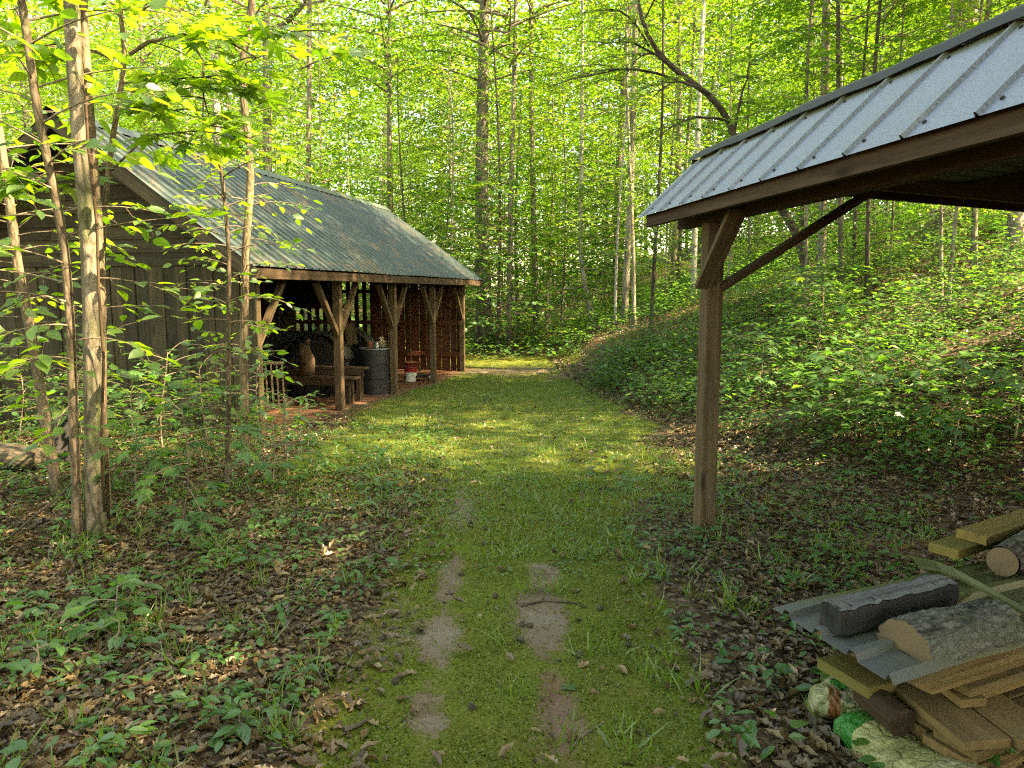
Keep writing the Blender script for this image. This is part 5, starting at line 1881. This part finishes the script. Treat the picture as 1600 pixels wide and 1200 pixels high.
top = rows[:, [3, 4, 5]] - a + np.array([0, 0, 0.003])
gg = np.stack([np.broadcast_to(np.linspace(3, 3.5, m)[:, None], (m, 3)), np.broadcast_to(np.array([-.05, 0, .05]), (m, 3)), np.zeros((m, 3))], -1)
mb = MB(); mb.grid(top[:, ::-1], 0.6, gg.reshape(-1, 3)); mb.build('weathered_top', M['wood_weathered'], root)

# half log with rough bark
def half_log(a, b_, r, name, label):
    root = empty(name, a)
    tag(root, label, 'log')
    g = np.random.default_rng(6)
    m, n = 46, 40
    ax = unit(b_ - a); sd_ = unit(np.cross([0, 0, 1], ax)); L = np.linalg.norm(b_ - a)
    th = np.linspace(-0.08, math.pi + 0.08, n)
    s = np.linspace(0, L, m)
    # bark plates: cell pattern pushed out
    pts = np.stack([g.random(170) * L, (g.random(170)) * math.pi * r], 1)
    S_, T_ = np.meshgrid(s, th * r, indexing='ij')
    d = np.sqrt(((S_[..., None] - pts[:, 0]) * 0.75) ** 2 + ((T_[..., None] - pts[:, 1]) * 1.25) ** 2)
    d.sort(-1)
    edge = np.clip((d[..., 1] - d[..., 0]) / 0.010, 0, 1)
    rr = r + 0.011 * edge ** 0.6 + 0.004 * g.normal(size=edge.shape) * 0.5 + 0.006 * np.sin(S_ * 14)
    P = s[:, None, None] * ax + rr[..., None] * (np.cos(th)[None, :, None] * sd_ + np.sin(th)[None, :, None] * np.array([0, 0, 0.92]))
    lo = np.stack([S_, rr * np.cos(th)[None], rr * np.sin(th)[None]], -1).reshape(-1, 3)
    mb = MB(); mb.grid(P, 0.5, lo); mb.build('bark', M['log_bark'], root, True)
    for k in (0, m - 1):
        mb = MB()
        ring = P[k]
        V = np.concatenate([[P[k].mean(0) * 0 + s[k] * ax], ring])
        f = np.array([(0, i + 1, i + 2) if k else (0, i + 2, i + 1) for i in range(n - 1)])
        mb.add(V, [f], 0.5)
        mb.build('cut_end', M['endgrain'], root)


M['log_bark'] = bark('log_bark', (0.016, 0.013, 0.010), (0.15, 0.14, 0.11), 2.0, 0.25, 1.0)
half_log(atz(1412, 1018, zs + 0.004), atz(1556, 980, zs + 0.012), 0.098, 'half_log', 'half log with thick plated bark lying on the roofing sheet')


def round_log(a, ax, r, L, name, label):
    root = empty(name, a)
    tag(root, label, 'log')
    ax = unit(ax)
    mb = MB()
    P = np.array([ax * q for q in np.linspace(0, L, 14)])
    mb.tube(P, r, 22, rough=0.07, cap=False, seed=4)
    mb.build('bark', M['log_bark'], root, True)
    mb = MB(); mb.lathe([(0.0, -0.004), (r * 0.6, -0.002), (r * 0.95, 0.0)], (0, 0, 0), ax, 22)
    mb.build('cut_end', M['endgrain'], root)
    mb = MB()
    mb.lathe([(0.0, L + 0.004), (r * 0.95, L)], (0, 0, 0), ax, 22)
    mb.build('cut_end', M['endgrain'], root)


round_log(atz(1566, 878, zs + 0.075), E1 + 0.25 * S1, 0.062, 0.55, 'round_log', 'round log with pale cut end under the yellow lumber')
# yellow lumber at the far right
for (u, v, z, off, lab, nm) in ((1494, 868, ZS + 0.055, 0.0, 'lower yellow treated plank lying at the top of the pile', 'lumber_plank'), (1538, 846, ZS + 0.10, 0.02, 'upper yellow treated plank, topmost piece of the pile', 'lumber_plank')):
    a = atz(u, v, z)
    mb = MB(); mb.beam(a, a + unit(E1 + 0.12 * S1) * 1.3, 0.13, 0.042, tint=0.8)
    mb.v = [q + S1 * 0.06 for q in mb.v]
    o = mb.build(nm, M['wood_yellow'], None, False, 0.004, a); tag(o, lab, 'plank')

# boards in the stack
tb = 0.034
zt = ZS - 0.012
ends = [(1440, 1070), (1449, 1076), (1485, 1094), (1546, 1099), (1568, 1108)]
nB = 0
ORD = ['topmost', 'second', 'third', 'fourth', 'fifth']
for k, (u, v) in enumerate(ends):
    z = zt - (k + 0.5) * tb
    a = atz(u, v, z)
    off = (a - Np) @ E1
    sd0 = 0.03 + 0.012 * ((k * 7) % 3)
    for row in (0, 1, 2):
        c0 = Np + E1 * (off + 0.05 * row * (k % 2)) + S1 * (sd0 + 0.07 + row * 0.155)
        c0[2] = z
        mb = MB(); mb.beam(c0, c0 + E1 * 1.35, 0.145, tb - 0.004, tint=0.3 + 0.6 * ((k * 5 + row) % 7) / 7)
        o = mb.build('board', M['wood_fresh'], None, False, 0.003, c0)
        tag(o, (ORD[k] + ' board of the stack under the metal sheet') if row == 0 else 'inner board of the stack under the metal sheet', 'board', 'stacked boards' if row == 0 else 'inner stacked boards')
# two boards laid crosswise under them, pointing towards the camera
zc = zt - 5.5 * tb
b0_, b1_ = atz(1395, 1078, zc), atz(1503, 1168, zc)
E2 = unit(b1_ - b0_); S2 = np.array([-E2[1], E2[0], 0])
for k, (w_, sh, ex, dz, lab) in enumerate(((0.16, 0.085, 0.0, 0.0, 'wide board laid crosswise, sticking out lowest left of the stack'), (0.16, 0.255, -0.03, 0.0, 'crosswise board beside the wide one inside the stack'), (0.09, 0.17, 0.13, tb, 'narrow board lying on the crosswise boards'))):
    c0 = b0_ + S2 * sh - E2 * 0.35
    c0[2] = zc + dz
    mb = MB(); mb.beam(c0, c0 + E2 * (0.35 + np.linalg.norm(b1_ - b0_) - (0.10 if k == 2 else 0) - ex * .5), w_, tb - 0.004, tint=0.35 + 0.2 * k)
    o = mb.build('board', M['wood_fresh'], None, False, 0.003, c0); tag(o, lab, 'board', 'crosswise boards')
LO = ['upper', 'middle', 'next to lowest', 'lowest']
gl = 0.47
kz = 0
z = zc - tb
while z > gl and kz < 6:
    u, v = ((1506, 1172), (1488, 1182), (1500, 1196), (1492, 1212), (1500, 1226), (1496, 1240))[kz]
    a = atz(u, v, z)
    for row in (0, 1, 2):
        c0 = a + S1 * (0.03 + row * 0.155) + E1 * 0.03 * row
        mb = MB(); mb.beam(c0, c0 + E1 * 1.4, 0.145, tb - 0.004, tint=0.2 + 0.6 * ((kz * 3 + row * 2) % 5) / 5)
        o = mb.build('board', M['wood_fresh'], None, False, 0.003, c0)
        tag(o, 'board in the lower half of the stack near the bottom picture edge', 'board', 'lower stacked boards')
    z -= tb
    kz += 1
# brown plank sticking out on the left under the sheet
a, b_ = atz(1325, 1046, 0.70), atz(1392, 1085, 0.70)
mb = MB(); mb.beam(a - unit(b_ - a) * 0.03 + S1 * 0.05, b_ + unit(b_ - a) * 0.02 + S1 * .05, 0.13, 0.04, tint=0.5)
o = mb.build('board', M['wood_yellow'], None, False, 0.003, a); tag(o, 'tan board end poking out left from under the metal sheet', 'board', 'crosswise boards')


# plastic bag
def bag():
    a, b_ = atz(1318, 1112, 0.55), atz(1500, 1238, 0.55)
    root = empty('plastic_bag', (a[0], a[1], float(gz(a[0], a[1]))))
    tag(root, 'dirty plastic bag with green band lying beside the lumber pile', 'bag')
    O = np.array(root.location)
    ax = unit(b_ - a); sd_ = unit(np.cross([0, 0, 1], ax)); L = np.linalg.norm(b_ - a)
    g = np.random.default_rng(9)

    def loft(name, mt, s0, s1, w0, w1, h0, h1, z0=0.0, side=0.0, m=60, n=48, cr=0.005, closed0=False):
        s = np.linspace(s0, s1, m)
        th = np.arange(n) / n * 2 * math.pi
        rows = []
        for i, q in enumerate(s):
            f = (q - s0) / (s1 - s0)
            wv = w0 + (w1 - w0) * f
            hv = h0 + (h1 - h0) * f
            if closed0: k_ = math.sqrt(max(0.02, 1 - (1 - min(1, f * 3)) ** 2)); wv *= k_; hv *= k_
            c = a + ax * q + sd_ * side
            zg = float(gz(c[0], c[1])) + z0
            cth = np.sign(np.cos(th)) * np.abs(np.cos(th)) ** 0.8
            wr = 1 + 0.0 * th
            cre = cr * (np.abs(np.sin(th * 2.5 + q * 31 + 1.3 * np.sin(q * 23))) + 0.7 * np.abs(np.sin(th * 4 - q * 52 + 2 * np.sin(q * 37))) + 0.5 * np.abs(np.sin(q * 80 + th * 3)) - 1.2)
            P = c[None] + np.outer(cth * (wv + cre), sd_) + 0.0
            P[:, 2] = zg + hv * (0.5 + 0.5 * np.sign(np.sin(th)) * np.abs(np.sin(th)) ** 0.7) * (0.9 + 0.12 * np.sin(q * 17)) + cre * (np.sin(th) > -0.3)
            rows.append(P - O)
        rows = np.array(rows)
        rows = np.concatenate([rows, rows[:, :1]], 1)
        mb = MB(); mb.grid(rows, 0.5)
        return mb.build(name, mt, root, True)
    loft('green_band', M['green_print'], 0.0, 0.145, 0.075, 0.095, 0.10, 0.125, closed0=True)
    loft('body', M['bag_cream'], 0.14, 0.42, 0.097, 0.115, 0.127, 0.14)
    loft('lower_end', M['bag_white'], 0.415, 0.72, 0.117, 0.12, 0.142, 0.14)
    a2 = atz(1262, 1092, 0.53)
    a0 = a
    a_, ax_, sd0 = a, ax, sd_
    a = a2; ax = unit(atz(1345, 1098, 0.55) - a2); sd_ = unit(np.cross([0, 0, 1], ax))
    loft('crumpled_end', M['bag_white'], 0.0, 0.075, 0.07, 0.075, 0.09, 0.11, 0.0, 0.02, 20, 34, 0.009, True)
    loft('orange_band', M['orange_print'], 0.07, 0.115, 0.077, 0.074, 0.112, 0.11, 0.0, 0.02, 12, 34, 0.009)
    loft('folded_flap', M['bag_white'], 0.11, 0.20, 0.075, 0.07, 0.112, 0.12, 0.0, 0.02, 16, 34, 0.009)
    c = atz(1312, 1066, 0.66)
    mb = MB(); mb.grid(np.array([[c + E1 * x + S1 * y + np.array([0, 0, 0.008 * math.sin(x * 60 + y * 30) - 0.15 * abs(y)]) - O for y in np.linspace(-.045, .045, 8)] for x in np.linspace(-.05, .05, 8)]), .5)
    fl = mb.build('label_flap', M['bag_white'], root, True)
    mb = MB(); mb.grid(np.array([[c + E1 * x + S1 * y + np.array([0, 0, 0.004 + 0.008 * math.sin(x * 60 + y * 30) - 0.15 * abs(y)]) - O for y in np.linspace(-.03, .025, 8)] for x in np.linspace(-.025, .025, 8)]), .5)
    mb.build('green_square', M['green_print'], fl, True)


bag()
# short brown log chunk on the bag
a, b_ = atz(1352, 1082, 0.66), atz(1400, 1122, 0.65)
root = empty('log_chunk', a); tag(root, 'short reddish brown split log resting on the plastic bag', 'log')
ax = unit(b_ - a); L = np.linalg.norm(b_ - a) + 0.03
mb = MB(); mb.tube(np.array([ax * q for q in np.linspace(0, L, 8)]), 0.052, 9, rough=0.09, seed=2); mb.build('wood', M['wood_brown'], root, False, 0.004)

# ------------------------------------------------------------------ fallen log, stump, brush, little things on the track
b = ground_at(-30, 735)
mb = MB(); mb.tube(np.array([b + np.array([-0.9, 0.3, 0.10]), b + np.array([-0.2, 0.1, 0.13]), b + np.array([0.35, -0.02, 0.12]), b + np.array([0.62, -0.05, 0.1])]), [0.15, 0.15, 0.14, 0.13], 14, rough=0.09, seed=3)
o = mb.build('fallen_log', M['bark_dark'], None, True, 0, b); tag(o, 'dark rotting fallen log at the left picture edge', 'log')
b = ground_at(94, 726)
mb = MB()
g = np.random.default_rng(14)
th = np.arange(11) / 11 * 6.283
for_rows = []
for z, r_ in ((-.05, .15), (0.1, .125), (0.25, .11), (0.36, .10), (0.44, .085)):
    for_rows.append([(r_ * (1 + .2 * math.sin(q * 3 + z * 4)) * math.cos(q), r_ * (1 + .15 * math.sin(q * 4)) * math.sin(q), z + (0.10 * g.random() if z > .3 else 0)) for q in th])
A_ = np.array(for_rows); A_ = np.concatenate([A_, A_[:, :1]], 1)
mb.grid(A_, .5); mb.add(A_[-1][:11] * np.array([.9, .9, .93]), [np.arange(11)], .3)
o = mb.build('stump', M['wood_char'], None); o.location = tuple(b); tag(o, 'small blackened broken stump between the leaning and twisting trunks', 'stump')

# brush heap on the sunlit bank
def brush(u, v, n, R0, label, seed):
    b = ground_at(u, v)
    g = np.random.default_rng(seed)
    mb = MB()
    for k in range(n):
        c = np.array([g.normal() * R0, g.normal() * R0 * .6, 0])
        c[2] = float(gz(b[0] + c[0], b[1] + c[1])) - b[2] + 0.3 * g.random() * math.exp(-(c[0] / R0) ** 2)
        az = g.random() * 6.28; L = g.uniform(0.3, 1.0)
        d = np.array([math.cos(az), math.sin(az), g.normal() * 0.25])
        mb.tube(np.array([c - d * L / 2, c + g.normal(size=3) * .05, c + d * L / 2]), [0.010, 0.008, 0.004], 4, cap=False)
    o = mb.build('brush_heap', M['twig'], None); o.location = tuple(b); tag(o, label, 'brush heap')


brush(935, 572, 150, 0.8, 'heap of dead pale twigs on the sunlit bank past the barn', 1)
brush(1000, 540, 90, 0.7, 'thinner scatter of dead branches at top of the sunlit bank', 2)
# multi stemmed dark sapling at right
b = ground_at(1530, 520)
root = empty('sapling', b); tag(root, 'dark bare multi stemmed sapling leaning right on the slope', 'sapling')
for pth in (((1530, 522), (1526, 450), (1518, 400), (1502, 368)), ((1531, 522), (1532, 430), (1536, 380), (1560, 345), (1585, 330)), ((1534, 522), (1556, 480), (1580, 440), (1612, 400))):
    Pp = np.array([at(u, v, b[1] - 0.15 * k) for k, (u, v) in enumerate(pth)]) - b
    mb = MB(); mb.tube(Pp, np.linspace(0.035, 0.014, len(Pp)), 6); mb.build('stem', M['bark_dark'], root, True)
# sweetgum balls
mb = MB()
mb.lathe([(0.0, -0.012), (0.008, -0.009), (0.012, 0), (0.008, 0.009), (0.0, 0.012)], (0, 0, 0), n=9)
g = np.random.default_rng(2)
for k in range(26):
    d = unit(g.normal(size=3))
    mb.tube(np.array([d * .010, d * .020]), [0.0028, 0.0005], 4)
gm = mb.mesh('gum_ball', M['bark_dark'])
for (u, v) in ((657, 886), (659, 875), (720, 900), (774, 934), (865, 862), (600, 980), (598, 1000), (817, 978), (828, 980), (905, 1028), (938, 953), (618, 1068), (566, 1185), (483, 1175), (735, 818), (982, 1010), (757, 828), (738, 1108)):
    p = ground_at(u, v)
    o = link('gum_ball', gm); o.location = (p[0], p[1], p[2] + 0.010); o.rotation_euler = (random.random() * 6, random.random() * 6, 0)
    o.scale = (1.15,) * 3
    tag(o, 'one of the dark spiky seed balls lying on the track', 'seed ball', 'spiky seed balls')
for k, (pth, r, lab) in enumerate(((((893, 1172), (905, 1155), (945, 1130)), 0.006, 'grey twig with a fork on the right wheel rut'), (((813, 948), (850, 940), (900, 944), (915, 951)), 0.007, 'dark stick across the track just below the grey bare patch'), (((538, 1145), (560, 1137), (575, 1128)), 0.012, 'short dark piece of bark left of the track'), (((10, 846), (50, 812), (90, 780), (116, 752)), 0.010, 'dark bent branch leaning at the foot of near clump'), (((811, 1098), (825, 1083)), 0.003, 'tiny pale twig on the moss strip'))):
    Pp = []
    for j, (u, v) in enumerate(pth):
        q = ground_at(u, v) if k != 3 or j == 0 else at(u, v, ground_at(10, 846)[1])
        Pp.append(q + np.array([0, 0, r * 0.9]))
    mb = MB(); mb.tube(np.array(Pp), np.linspace(r, r * .5, len(Pp)), 6)
    o = mb.build('twig', M['bark_dark'] if k in (1, 2, 3) else M['twig'], None, False, 0, Pp[0]); tag(o, lab, 'twig')
p = ground_at(886, 1076)
V, Fa, T2 = scatter_leaves(np.array([[0, -0.03, 0.014]]), np.array([[0.35, 1, 0.0]]), np.array([[0, 0.1, 1.0]]), 0.075, 'star', np.array([0.25]))
o = link('green_leaf', raw_mesh('green_leaf', V, [Fa], T2, None, [M['leaf_low']])); o.location = tuple(p)
tag(o, 'fresh green star shaped leaf lying on the right wheel rut', 'leaf')
